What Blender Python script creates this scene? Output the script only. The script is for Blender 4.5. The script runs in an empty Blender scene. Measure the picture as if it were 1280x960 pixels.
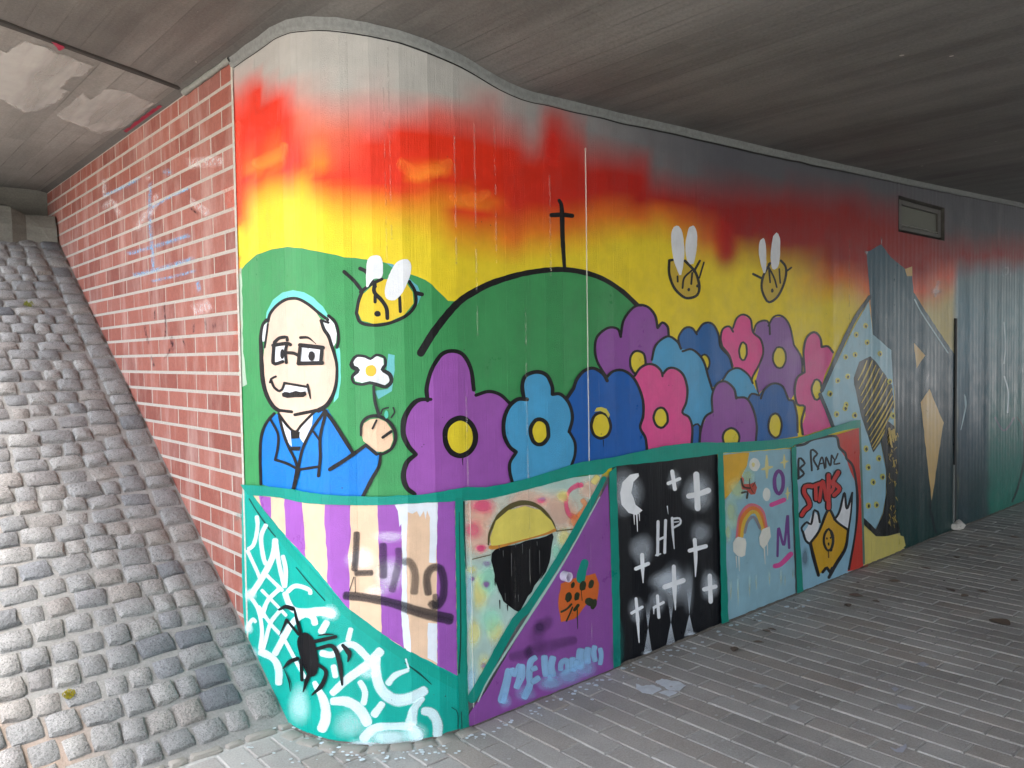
import bpy, bmesh, math, random
import numpy as np
from mathutils import Vector, Matrix, noise as mnoise
from mathutils.geometry import tessellate_polygon, delaunay_2d_cdt

random.seed(7)
R = math.radians

# ------------------------------------------------------------------ camera, sky, sun, exposure
CAM_H = 1.40
HEAD, PITCH, ROLL, FPX = R(48.7), R(-2.15), R(0.9), 1000.0     # X runs along the mural wall, Y along the brick wall
fwd = np.array([math.cos(HEAD) * math.cos(PITCH), math.sin(HEAD) * math.cos(PITCH), math.sin(PITCH)])
rt0 = np.array([math.sin(HEAD), -math.cos(HEAD), 0.0])
up0 = np.cross(rt0, fwd)
RT = rt0 * math.cos(ROLL) - up0 * math.sin(ROLL)
UP = up0 * math.cos(ROLL) + rt0 * math.sin(ROLL)

scene = bpy.context.scene
col = scene.collection
cam_data = bpy.data.cameras.new("camera")
cam_data.sensor_width = 36.0
cam_data.lens = 36.0 * FPX / 1280.0
cam_data.clip_start = 0.05
cam_data.clip_end = 500.0
cam = bpy.data.objects.new("camera", cam_data)
col.objects.link(cam)
m3 = Matrix((RT, UP, -fwd)).transposed()
cam.matrix_world = Matrix.Translation((0, 0, CAM_H)) @ m3.to_4x4()
scene.camera = cam

SUN_AZ, SUN_EL = R(182), R(74)          # direction towards the sun, measured from +X
SKY_STRENGTH, SUN_STRENGTH, EXPOSURE = 0.15, 1.3, 2.75
world = bpy.data.worlds.new("World")
scene.world = world
world.use_nodes = True
wn, wl = world.node_tree.nodes, world.node_tree.links
sky = wn.new("ShaderNodeTexSky")
sky.sky_type = 'NISHITA'
sky.sun_disc = False
sky.sun_elevation = SUN_EL
sky.sun_rotation = math.pi / 2 - SUN_AZ
sky.air_density = 1.0
sky.dust_density = 4.0
hsv = wn.new("ShaderNodeHueSaturation")
hsv.inputs["Saturation"].default_value = 0.55
wl.new(sky.outputs[0], hsv.inputs["Color"])
wl.new(hsv.outputs[0], wn["Background"].inputs["Color"])
wn["Background"].inputs["Strength"].default_value = SKY_STRENGTH

sun_data = bpy.data.lights.new("sun", 'SUN')
sun_data.energy = SUN_STRENGTH
sun_data.angle = R(25)
sun_data.color = (1.0, 0.985, 0.96)
sun = bpy.data.objects.new("sun", sun_data)
col.objects.link(sun)
sdir = Vector((math.cos(SUN_AZ) * math.cos(SUN_EL), math.sin(SUN_AZ) * math.cos(SUN_EL), math.sin(SUN_EL)))
sun.rotation_euler = sdir.to_track_quat('Z', 'Y').to_euler()
sun.location = sdir * 40

vs = scene.view_settings
vs.view_transform = 'Standard'
vs.look = 'None'
vs.gamma = 1.0
vs.exposure = EXPOSURE
vs.use_curve_mapping = False
scene.render.engine = 'CYCLES'
cy = scene.cycles
cy.max_bounces = 10
cy.diffuse_bounces = 6
cy.glossy_bounces = 3
cy.transparent_max_bounces = 24
cy.sample_clamp_indirect = 6.0
cy.use_denoising = True
cy.caustics_reflective = False
cy.caustics_refractive = False

# ------------------------------------------------------------------ picture <-> place
C0 = np.array([0.0, 0.0, CAM_H])


def rays(pts):
    p = np.asarray(pts, float).reshape(-1, 2)
    return fwd[None] * FPX + RT[None] * (p[:, 0:1] - 640) - UP[None] * (p[:, 1:2] - 480)


def project(P):
    d = np.asarray(P, float).reshape(-1, 3) - C0
    z = d @ fwd
    return np.stack([640 + FPX * (d @ RT) / z, 480 - FPX * (d @ UP) / z], 1)


def on_plane(pts, p0, n):
    d = rays(pts)
    n = np.asarray(n, float)
    t = ((np.asarray(p0, float) - C0) @ n) / (d @ n)
    return C0 + d * t[:, None]


K = CAM_H / 1.5
XB = 1.43 * K            # brick wall plane, facing -X
YW = 2.52 * K            # mural wall plane, facing -Y
RC = 0.50 * K            # radius of the rounded corner
Y_EDGE = 3.435 * K       # where brick meets painted concrete
X_END = 17.0
Z_CEIL = 2.81 * K

# plan of the painted wall: flat board facets, a slightly different tilt for each board
rb = random.Random(3)
plan = [(XB, Y_EDGE + 0.12), (XB, Y_EDGE), (XB, Y_EDGE - 0.13), (XB, Y_EDGE - 0.25)]
for k in range(8):
    a = R(90) * k / 7
    plan.append((XB + RC - RC * math.cos(a), YW + RC - RC * math.sin(a)))
x = plan[-1][0]
while x < 5.02:
    x += rb.uniform(0.085, 0.112)
    plan.append((x, YW + rb.uniform(-0.0016, 0.0016)))
JOINT_X = 7.08 * K
sgn = 1
while x < X_END:
    x += rb.uniform(0.026, 0.042) if x < 10 else 0.09
    if abs(x - JOINT_X) < 0.02:
        x = JOINT_X + 0.02
    sgn = -sgn
    plan.append((x, YW + sgn * rb.uniform(0.0003, 0.0011)))
PL = np.array(plan)
seg = np.diff(PL, axis=0)
slen = np.hypot(seg[:, 0], seg[:, 1])
S = np.concatenate([[0], np.cumsum(slen)]) - slen[0]       # s = 0 at the brick edge
segn = np.stack([seg[:, 1], -seg[:, 0]], 1) / slen[:, None]  # outward (towards the camera)
NRM = np.vstack([segn[:1], segn[:-1] + segn[1:], segn[-1:]])
NRM /= np.linalg.norm(NRM, axis=1)[:, None]


def wall_pos(s, z, off):
    s = np.asarray(s, float)
    i = np.clip(np.searchsorted(S, s, side='right') - 1, 0, len(S) - 2)
    t = (s - S[i]) / (S[i + 1] - S[i])
    p = PL[i] * (1 - t)[:, None] + PL[i + 1] * t[:, None]
    n = NRM[i] * (1 - t)[:, None] + NRM[i + 1] * t[:, None]
    p = p + n * np.asarray(off, float)[:, None]
    return np.column_stack([p, np.asarray(z, float)])


def px_to_wall(pts):
    """picture points -> (s, z) on the painted wall"""
    d = rays(pts)
    A, B = PL[:-1], PL[1:]
    E = B - A
    out = np.zeros((len(d), 2))
    for k in range(len(d)):
        dx, dy, dz = d[k]
        den = dx * E[:, 1] - dy * E[:, 0]
        den[np.abs(den) < 1e-12] = 1e-12
        t = (A[:, 0] * E[:, 1] - A[:, 1] * E[:, 0]) / den
        u = (A[:, 0] * dy - A[:, 1] * dx) / den
        lo = np.where(np.arange(len(u)) == 0, -50, -1e-6)
        ok = (u >= lo) & (u <= 1 + 1e-6) & (t > 0)
        tt = np.where(ok, t, 1e9)
        i = int(np.argmin(tt))
        s = S[i] + np.clip(u[i], 0, 1) * slen[i]
        out[k] = (s, CAM_H + tt[i] * dz)
    return out


# height of the deck's underside where it meets the walls
_ce = [(336.5, 37), (363, 28), (386, 26), (422, 26.6), (449, 29.4), (485, 38.5), (512, 44.6), (538, 55), (578, 71.6), (606, 90),
       (634, 105.5), (657, 115), (704, 125.5), (770, 142), (860, 162), (960, 186), (1070, 210), (1140, 226), (1280, 255)]
_sz = px_to_wall(_ce)
_xy = wall_pos(_sz[:, 0], _sz[:, 1], np.zeros(len(_sz)))
_gx = np.concatenate([[-50, XB - 0.02], _xy[:, 0], [X_END]])
_gz = np.concatenate([[Z_CEIL, Z_CEIL], _xy[:, 2], [_xy[-1, 2] + 0.10]])
_o = np.argsort(_gx)
_gx, _gz = _gx[_o], _gz[_o]


def ceil_z(X):
    X = np.asarray(X, float)
    return sum(np.interp(X + d, _gx, _gz) for d in (-0.06, -0.03, 0, 0.03, 0.06)) / 5


# ------------------------------------------------------------------ materials
def lin(c):
    r = []
    for v in c:
        v = v / 255.0
        r.append(v / 12.92 if v <= 0.04045 else ((v + 0.055) / 1.055) ** 2.4)
    return tuple(r)


def new_mat(name):
    m = bpy.data.materials.new(name)
    m.use_nodes = True
    nt = m.node_tree
    return m, nt, nt.nodes, nt.links, nt.nodes["Principled BSDF"]


def nd(nt, kind, **kw):
    n = nt.nodes.new(kind)
    for k, v in kw.items():
        if k in n.inputs:
            n.inputs[k].default_value = v
        else:
            setattr(n, k, v)
    return n


def mixc(nt, a, b, fac, blend='MIX'):
    n = nt.nodes.new("ShaderNodeMix")
    n.data_type = 'RGBA'
    n.blend_type = blend
    for sock, v in ((n.inputs[0], fac), (n.inputs[6], a), (n.inputs[7], b)):
        if hasattr(v, "links"):
            nt.links.new(v, sock)
        elif isinstance(v, (int, float)):
            sock.default_value = v
        else:
            sock.default_value = (*v, 1.0)
    return n.outputs[2]


def ramp(nt, src, stops):
    n = nt.nodes.new("ShaderNodeValToRGB")
    e = n.color_ramp.elements
    while len(e) < len(stops):
        e.new(0.5)
    for k, (p, c) in enumerate(stops):
        e[k].position = p
        e[k].color = (*c, 1.0) if not isinstance(c, (int, float)) else (c, c, c, 1.0)
    nt.links.new(src, n.inputs[0])
    return n.outputs[0]


def mathn(nt, op, a, b=None):
    n = nt.nodes.new("ShaderNodeMath")
    n.operation = op
    for k, v in enumerate((a, b)):
        if v is None:
            continue
        if hasattr(v, "links"):
            nt.links.new(v, n.inputs[k])
        else:
            n.inputs[k].default_value = v
    return n.outputs[0]


# relief of the board-formed concrete, shared by the bare wall and every coat of paint on it (UV = metres along and up the wall)
def make_relief():
    g = bpy.data.node_groups.new("board_relief", 'ShaderNodeTree')
    g.interface.new_socket(name="Normal", in_out='OUTPUT', socket_type='NodeSocketVector')
    g.interface.new_socket(name="Pit", in_out='OUTPUT', socket_type='NodeSocketFloat')
    g.interface.new_socket(name="Board", in_out='OUTPUT', socket_type='NodeSocketFloat')
    g.interface.new_socket(name="Wear", in_out='OUTPUT', socket_type='NodeSocketFloat')
    out = g.nodes.new("NodeGroupOutput")
    uv = g.nodes.new("ShaderNodeUVMap")
    uv.uv_map = "wall"
    mp = nd(g, "ShaderNodeMapping")
    mp.inputs["Scale"].default_value = (120, 5, 1)
    g.links.new(uv.outputs[0], mp.inputs[0])
    grain = nd(g, "ShaderNodeTexNoise", Scale=1.0, Detail=4.0, Roughness=0.6)
    g.links.new(mp.outputs[0], grain.inputs["Vector"])
    mp2 = nd(g, "ShaderNodeMapping")
    mp2.inputs["Scale"].default_value = (26, 7, 1)
    g.links.new(uv.outputs[0], mp2.inputs[0])
    broad = nd(g, "ShaderNodeTexNoise", Scale=1.0, Detail=2.0)
    g.links.new(mp2.outputs[0], broad.inputs["Vector"])
    fine = nd(g, "ShaderNodeTexNoise", Scale=210.0, Detail=3.0, Roughness=0.7)
    g.links.new(uv.outputs[0], fine.inputs["Vector"])
    vor = nd(g, "ShaderNodeTexVoronoi", Scale=17.0, Randomness=1.0)
    g.links.new(uv.outputs[0], vor.inputs["Vector"])
    clus = nd(g, "ShaderNodeTexNoise", Scale=5.0, Detail=2.0)
    g.links.new(uv.outputs[0], clus.inputs["Vector"])
    thr = ramp(g, clus.outputs[0], [(0.45, 0.0), (0.75, 0.075)])
    pit = mathn(g, 'LESS_THAN', vor.outputs["Distance"], thr)
    h = mathn(g, 'MULTIPLY', grain.outputs[0], 0.55)
    h = mathn(g, 'ADD', h, mathn(g, 'MULTIPLY', broad.outputs[0], 0.7))
    sxy = g.nodes.new("ShaderNodeSeparateXYZ")
    g.links.new(uv.outputs[0], sxy.inputs[0])
    wno = g.nodes.new("ShaderNodeTexWhiteNoise")
    wno.noise_dimensions = '1D'
    g.links.new(mathn(g, 'FLOOR', mathn(g, 'DIVIDE', sxy.outputs[0], 0.1045)), wno.inputs["W"])
    amt = mathn(g, 'ADD', 0.25, mathn(g, 'MULTIPLY', mathn(g, 'POWER', wno.outputs["Value"], 3.0), 1.6))
    h = mathn(g, 'ADD', h, mathn(g, 'MULTIPLY', fine.outputs[0], amt))
    h = mathn(g, 'SUBTRACT', h, mathn(g, 'MULTIPLY', pit, 1.2))
    seam = mathn(g, 'GREATER_THAN', mathn(g, 'ABSOLUTE', mathn(g, 'SUBTRACT', mathn(g, 'FRACT', mathn(g, 'DIVIDE', sxy.outputs[0], 0.1045)), 0.5)), 0.482)
    h = mathn(g, 'SUBTRACT', h, mathn(g, 'MULTIPLY', seam, mathn(g, 'MULTIPLY', broad.outputs[0], 0.9)))
    bp = nd(g, "ShaderNodeBump", Strength=0.55, Distance=0.0035)
    g.links.new(h, bp.inputs["Height"])
    g.links.new(wno.outputs["Value"], out.inputs["Board"])
    wear = ramp(g, grain.outputs[0], [(0.66, 0.0), (0.80, 1.0)])
    g.links.new(bp.outputs[0], out.inputs["Normal"])
    g.links.new(pit, out.inputs["Pit"])
    g.links.new(wear, out.inputs["Wear"])
    return g


RELIEF = make_relief()
_pm = {}


def paint(rgb, soft=False, rough=0.34, attr=False, speck=0.0):
    key = (tuple(rgb) if rgb else None, soft, rough, attr, speck)
    if key in _pm:
        return _pm[key]
    m, nt, N, L, B = new_mat("paint_%s" % ("blend" if attr else "%02x%02x%02x" % tuple(int(v) for v in rgb)) + ("_spray" if soft else ""))
    gr = N.new("ShaderNodeGroup")
    gr.node_tree = RELIEF
    uv = N.new("ShaderNodeUVMap")
    uv.uv_map = "wall"
    ns = nd(nt, "ShaderNodeTexNoise", Scale=9.0, Detail=5.0, Roughness=0.65)
    L.new(uv.outputs[0], ns.inputs["Vector"])
    if attr:
        at = N.new("ShaderNodeAttribute")
        at.attribute_name = "tint"
        base = at.outputs["Color"]
    else:
        rg = N.new("ShaderNodeRGB")
        rg.outputs[0].default_value = (*lin(rgb), 1)
        base = rg.outputs[0]
    var = ramp(nt, ns.outputs[0], [(0.25, 0.86), (0.75, 1.08)])
    c = mixc(nt, base, var, 1.0, 'MULTIPLY')
    c = mixc(nt, c, lin((222, 220, 214)), mathn(nt, 'MULTIPLY', gr.outputs["Wear"], 0.09))
    c = mixc(nt, c, lin((58, 52, 46)), mathn(nt, 'MULTIPLY', gr.outputs["Pit"], 0.7))
    L.new(c, B.inputs["Base Color"])
    L.new(gr.outputs["Normal"], B.inputs["Normal"])
    rr = ramp(nt, ns.outputs[0], [(0.3, rough - 0.05), (0.7, rough + 0.12)])
    L.new(mathn(nt, 'ADD', rr, mathn(nt, 'MULTIPLY', mathn(nt, 'SUBTRACT', gr.outputs["Board"], 0.5), 0.10)), B.inputs["Roughness"])
    B.inputs["Specular IOR Level"].default_value = 0.30
    if soft:
        at2 = N.new("ShaderNodeAttribute")
        at2.attribute_name = "fade"
        n2 = nd(nt, "ShaderNodeTexNoise", Scale=260.0, Detail=2.0)
        L.new(uv.outputs[0], n2.inputs["Vector"])
        sp = mathn(nt, 'MULTIPLY', mathn(nt, 'SUBTRACT', n2.outputs[0], 0.5), 0.9)
        # speckle only where the coat is thin
        thin = mathn(nt, 'MULTIPLY', at2.outputs["Fac"], mathn(nt, 'SUBTRACT', 1.0, at2.outputs["Fac"]))
        a = mathn(nt, 'ADD', at2.outputs["Fac"], mathn(nt, 'MULTIPLY', mathn(nt, 'MULTIPLY', thin, 4.0), sp))
        cl = N.new("ShaderNodeClamp")
        L.new(a, cl.inputs[0])
        film(nt, cl.outputs[0], c, B)
    _pm[key] = m
    return m


def concrete_mat(name, base, dark, streak_scale, bump=0.5, spots=True, rough=0.85):
    m, nt, N, L, B = new_mat(name)
    tc = N.new("ShaderNodeTexCoord")
    mp = nd(nt, "ShaderNodeMapping")
    mp.inputs["Scale"].default_value = streak_scale
    L.new(tc.outputs["Object"], mp.inputs[0])
    n1 = nd(nt, "ShaderNodeTexNoise", Scale=1.0, Detail=5.0, Roughness=0.6)
    L.new(mp.outputs[0], n1.inputs["Vector"])
    n2 = nd(nt, "ShaderNodeTexNoise", Scale=1.6, Detail=6.0, Roughness=0.65)
    L.new(tc.outputs["Object"], n2.inputs["Vector"])
    n3 = nd(nt, "ShaderNodeTexNoise", Scale=90.0, Detail=4.0, Roughness=0.7)
    L.new(tc.outputs["Object"], n3.inputs["Vector"])
    f = mathn(nt, 'ADD', mathn(nt, 'MULTIPLY', n1.outputs[0], 0.65), mathn(nt, 'MULTIPLY', n2.outputs[0], 0.35))
    c = ramp(nt, f, [(0.36, lin(dark)), (0.62, lin(base))])
    c = mixc(nt, c, ramp(nt, n3.outputs[0], [(0.3, 0.8), (0.7, 1.12)]), 1.0, 'MULTIPLY')
    if spots:
        v = nd(nt, "ShaderNodeTexVoronoi", Scale=7.0)
        L.new(tc.outputs["Object"], v.inputs["Vector"])
        n4 = nd(nt, "ShaderNodeTexNoise", Scale=3.0, Detail=1.0)
        L.new(tc.outputs["Object"], n4.inputs["Vector"])
        msk = mathn(nt, 'LESS_THAN', v.outputs["Distance"], ramp(nt, n4.outputs[0], [(0.46, 0.0), (0.75, 0.11)]))
        c = mixc(nt, c, lin((196, 192, 182)), mathn(nt, 'MULTIPLY', msk, 0.55))
    L.new(c, B.inputs["Base Color"])
    B.inputs["Roughness"].default_value = rough
    mpb = nd(nt, "ShaderNodeMapping")
    mpb.inputs["Scale"].default_value = tuple(4.2 * v if v > 2 else 0.6 * v for v in streak_scale)
    L.new(tc.outputs["Object"], mpb.inputs[0])
    n5 = nd(nt, "ShaderNodeTexNoise", Scale=1.0, Detail=3.0, Roughness=0.6)
    L.new(mpb.outputs[0], n5.inputs["Vector"])
    h = mathn(nt, 'ADD', n1.outputs[0], mathn(nt, 'MULTIPLY', n3.outputs[0], 0.25))
    h = mathn(nt, 'ADD', h, mathn(nt, 'MULTIPLY', n5.outputs[0], 0.8))
    bp = nd(nt, "ShaderNodeBump", Strength=bump, Distance=0.012)
    L.new(h, bp.inputs["Height"])
    L.new(bp.outputs[0], B.inputs["Normal"])
    return m


def film(nt, alpha, colour, B):
    """a thin coat is crossed by light on the way in and out again: T = sqrt(1 - cover), colour scaled to match"""
    T = mathn(nt, 'SQRT', mathn(nt, 'SUBTRACT', 1.0, alpha))
    nt.links.new(mathn(nt, 'SUBTRACT', 1.0, T), B.inputs["Alpha"])
    k = mathn(nt, 'ADD', 1.0, T)
    sc = nt.nodes.new("ShaderNodeVectorMath")
    sc.operation = 'SCALE'
    nt.links.new(colour, sc.inputs[0])
    nt.links.new(k, sc.inputs["Scale"])
    nt.links.new(sc.outputs[0], B.inputs["Base Color"])


def plain_mat(name, rgb, rough=0.7, bump=0.0, scale=40.0, var=0.15, metal=0.0):
    m, nt, N, L, B = new_mat(name)
    tc = N.new("ShaderNodeTexCoord")
    n = nd(nt, "ShaderNodeTexNoise", Scale=scale, Detail=5.0, Roughness=0.65)
    L.new(tc.outputs["Object"], n.inputs["Vector"])
    c = mixc(nt, lin(rgb), ramp(nt, n.outputs[0], [(0.25, 1 - var), (0.75, 1 + var)]), 1.0, 'MULTIPLY')
    L.new(c, B.inputs["Base Color"])
    B.inputs["Roughness"].default_value = rough
    B.inputs["Metallic"].default_value = metal
    if bump:
        bp = nd(nt, "ShaderNodeBump", Strength=bump, Distance=0.006)
        L.new(n.outputs[0], bp.inputs["Height"])
        L.new(bp.outputs[0], B.inputs["Normal"])
    return m


# ------------------------------------------------------------------ object helpers
def mesh_obj(name, verts, faces, mat, parent=None, smooth=False):
    me = bpy.data.meshes.new(name)
    me.from_pydata([tuple(map(float, v)) for v in verts], [], faces)
    me.update()
    if mat:
        me.materials.append(mat)
    if smooth:
        me.polygons.foreach_set("use_smooth", [True] * len(me.polygons))
    o = bpy.data.objects.new(name, me)
    col.objects.link(o)
    o.parent = parent
    return o


def bm_obj(name, bm, mat, parent=None, smooth=False):
    me = bpy.data.meshes.new(name)
    bm.to_mesh(me)
    bm.free()
    if mat:
        me.materials.append(mat)
    if smooth:
        me.polygons.foreach_set("use_smooth", [True] * len(me.polygons))
    o = bpy.data.objects.new(name, me)
    col.objects.link(o)
    o.parent = parent
    return o


def inst(name, me, loc, parent, rot=None, scale=None):
    o = bpy.data.objects.new(name, me)
    o.location = loc
    if rot is not None:
        o.rotation_euler = rot
    if scale is not None:
        o.scale = scale
    o.parent = parent
    col.objects.link(o)
    return o


def empty(name, loc=(0, 0, 0)):
    o = bpy.data.objects.new(name, None)
    o.location = loc
    col.objects.link(o)
    return o


def tag(o, label=None, cat=None, group=None, kind=None):
    if label:
        o["label"] = label
    if cat:
        o["category"] = cat
    if group:
        o["group"] = group
    if kind:
        o["kind"] = kind
    return o


def box(bm, x0, x1, y0, y1, z0, z1):
    v = [bm.verts.new(p) for p in ((x0, y0, z0), (x1, y0, z0), (x1, y1, z0), (x0, y1, z0), (x0, y0, z1), (x1, y0, z1), (x1, y1, z1), (x0, y1, z1))]
    for f in ((0, 3, 2, 1), (4, 5, 6, 7), (0, 1, 5, 4), (1, 2, 6, 5), (2, 3, 7, 6), (3, 0, 4, 7)):
        bm.faces.new([v[i] for i in f])
    return v


# ================================================================== STRUCTURE
# ------------------------------------------------------------------ pavement
def paver_mat():
    m, nt, N, L, B = new_mat("paver_concrete")
    geo = N.new("ShaderNodeNewGeometry")
    oi = N.new("ShaderNodeObjectInfo")
    n1 = nd(nt, "ShaderNodeTexNoise", Scale=2.2, Detail=5.0, Roughness=0.6)
    L.new(geo.outputs["Position"], n1.inputs["Vector"])
    n2 = nd(nt, "ShaderNodeTexNoise", Scale=150.0, Detail=4.0, Roughness=0.75)
    L.new(geo.outputs["Position"], n2.inputs["Vector"])
    n3 = nd(nt, "ShaderNodeTexNoise", Scale=17.0, Detail=6.0, Roughness=0.7)
    L.new(geo.outputs["Position"], n3.inputs["Vector"])
    at = N.new("ShaderNodeAttribute")
    at.attribute_name = "shade"
    rnd = mathn(nt, 'FRACT', mathn(nt, 'ADD', oi.outputs["Random"], at.outputs["Fac"]))
    c = ramp(nt, rnd, [(0.0, lin((150, 146, 140))), (0.35, lin((163, 159, 153))), (0.7, lin((169, 166, 160))), (1.0, lin((157, 149, 140)))])
    c = mixc(nt, c, ramp(nt, n1.outputs[0], [(0.3, 0.80), (0.7, 1.12)]), 1.0, 'MULTIPLY')
    c = mixc(nt, c, ramp(nt, n2.outputs[0], [(0.25, 0.72), (0.75, 1.25)]), 1.0, 'MULTIPLY')
    c = mixc(nt, c, lin((168, 164, 155)), mathn(nt, 'MULTIPLY', ramp(nt, n3.outputs[0], [(0.56, 0.0), (0.72, 1.0)]), 0.45))
    L.new(c, B.inputs["Base Color"])
    B.inputs["Roughness"].default_value = 0.72
    bp = nd(nt, "ShaderNodeBump", Strength=0.45, Distance=0.003)
    L.new(mathn(nt, 'ADD', n2.outputs[0], mathn(nt, 'MULTIPLY', n3.outputs[0], 1.5)), bp.inputs["Height"])
    L.new(bp.outputs[0], B.inputs["Normal"])
    return m


M_PAVER = paver_mat()
M_JOINT = plain_mat("joint_sand", (172, 170, 165), 0.95, 0.6, 60.0, 0.3)
M_EARTH = plain_mat("pale_ground", (140, 138, 130), 0.95, 0.4, 3.0, 0.15)

pavement = mesh_obj("pavement", [(-60, -60, -0.005), (60, -60, -0.005), (60, 60, -0.005), (-60, 60, -0.005)], [(0, 1, 2, 3)], M_JOINT)
tag(pavement, "grey concrete block paving of the footpath below the painted wall", "pavement", kind="structure")

PW, PLN = 0.1008, 0.2400     # paver width along X, length along Y
GAP = 0.0065


def paver_mesh(w, l):
    ch = 0.0035
    bm = bmesh.new()
    lo = [bm.verts.new(p) for p in ((-w / 2, -l / 2, -0.03), (w / 2, -l / 2, -0.03), (w / 2, l / 2, -0.03), (-w / 2, l / 2, -0.03))]
    mi = [bm.verts.new(p) for p in ((-w / 2, -l / 2, -ch), (w / 2, -l / 2, -ch), (w / 2, l / 2, -ch), (-w / 2, l / 2, -ch))]
    w2, l2 = w - 2 * ch, l - 2 * ch
    hi = [bm.verts.new(p) for p in ((-w2 / 2, -l2 / 2, 0), (w2 / 2, -l2 / 2, 0), (w2 / 2, l2 / 2, 0), (-w2 / 2, l2 / 2, 0))]
    for a, b in ((lo, mi), (mi, hi)):
        for k in range(4):
            bm.faces.new((a[k], a[(k + 1) % 4], b[(k + 1) % 4], b[k]))
    bm.faces.new(hi)
    me = bpy.data.meshes.new("paver")
    bm.to_mesh(me)
    bm.free()
    me.materials.append(M_PAVER)
    return me


def in_curve(X, Y, m=0.0):
    """inside the footprint of wall and embankment (grown by m)"""
    if Y > YW - m and X > XB + RC:
        return True
    if X > XB - m and Y > YW + RC:
        return True
    if X >= XB - m and Y >= YW - m and X <= XB + RC and Y <= YW + RC:
        return math.hypot(X - XB - RC, Y - YW - RC) < RC + m
    return False


pv_full = paver_mesh(PW - GAP, PLN - GAP)
rp = random.Random(11)
Y_TOE = 3.0 * K              # pavers end here; a strip of small setts follows
cand = []
for i in range(-4, 96):
    x = 0.02 + i * PW + PW / 2
    off = (i % 2) * PLN / 2
    top = Y_TOE - 0.03 if x < XB - 0.02 else None
    # each strip starts from the wall / the sett strip and runs towards the far side of the path
    if x < XB + 0.06:
        y0 = Y_TOE - 0.012
    elif x < XB + RC:
        y0 = YW + RC - math.sqrt(max(RC * RC - (x + 0.03 - XB - RC) ** 2, 0)) - 0.055
        y0 = min(y0, YW + RC - math.sqrt(max(RC * RC - (x - 0.05 - XB - RC) ** 2, 0)) - 0.055)
    else:
        y0 = YW - 0.012
    ylist = []
    yy = y0 - (PLN / 2 if i % 2 else 0)
    if i % 2:
        ylist.append((y0 - PLN / 4, PLN / 2))
    while yy > -1.6:
        ylist.append((yy - PLN / 2, PLN))
        yy -= PLN
    for (yc, ln) in ylist:
        px = project([(x, yc, 0)])[0]
        depth = (np.array([x, yc, 0]) - C0) @ fwd
        vis = depth > 0.3 and -60 < px[0] < 1360 and 560 < px[1] < 1030
        cand.append((x, yc, ln, depth, vis))
pv_half = paver_mesh(PW - GAP, PLN / 2 - GAP)
cand.sort(key=lambda c: (not c[4], c[3]))
rest_v, rest_f, rest_s = [], [], []
nbig = 0
for (x, yc, ln, depth, vis) in cand:
    if depth < -1.5:
        continue
    dz = rp.uniform(-0.0022, 0.0012)
    rz = rp.uniform(-0.008, 0.008)
    tx, ty = rp.uniform(-0.006, 0.006), rp.uniform(-0.004, 0.004)
    me = pv_full if ln == PLN else pv_half
    jx = rp.uniform(-0.001, 0.001)
    if vis and nbig < 300:
        nbig += 1
        inst("paver", me, (x + jx, yc, dz), pavement, (tx, ty, rz))
    else:
        M = Matrix.Translation((x + jx, yc, dz)) @ Matrix.Rotation(rz, 4, 'Z') @ Matrix.Rotation(ty, 4, 'Y') @ Matrix.Rotation(tx, 4, 'X')
        b = len(rest_v)
        sh = rp.random()
        for v in me.vertices:
            rest_v.append(tuple(M @ v.co))
            rest_s.append(sh)
        for p in me.polygons:
            rest_f.append([b + k for k in p.vertices])
ro = mesh_obj("distant_paving", rest_v, rest_f, M_PAVER, pavement)
ro["kind"] = "stuff"
at = ro.data.attributes.new("shade", 'FLOAT', 'POINT')
at.data.foreach_set("value", rest_s)

# ------------------------------------------------------------------ cobbled embankment
SL = 0.65
SA = math.atan(SL)
Y0S = 3.02 * K               # slope starts to rise here (z = 0)
Y_TOP = 7.0 * K


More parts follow.
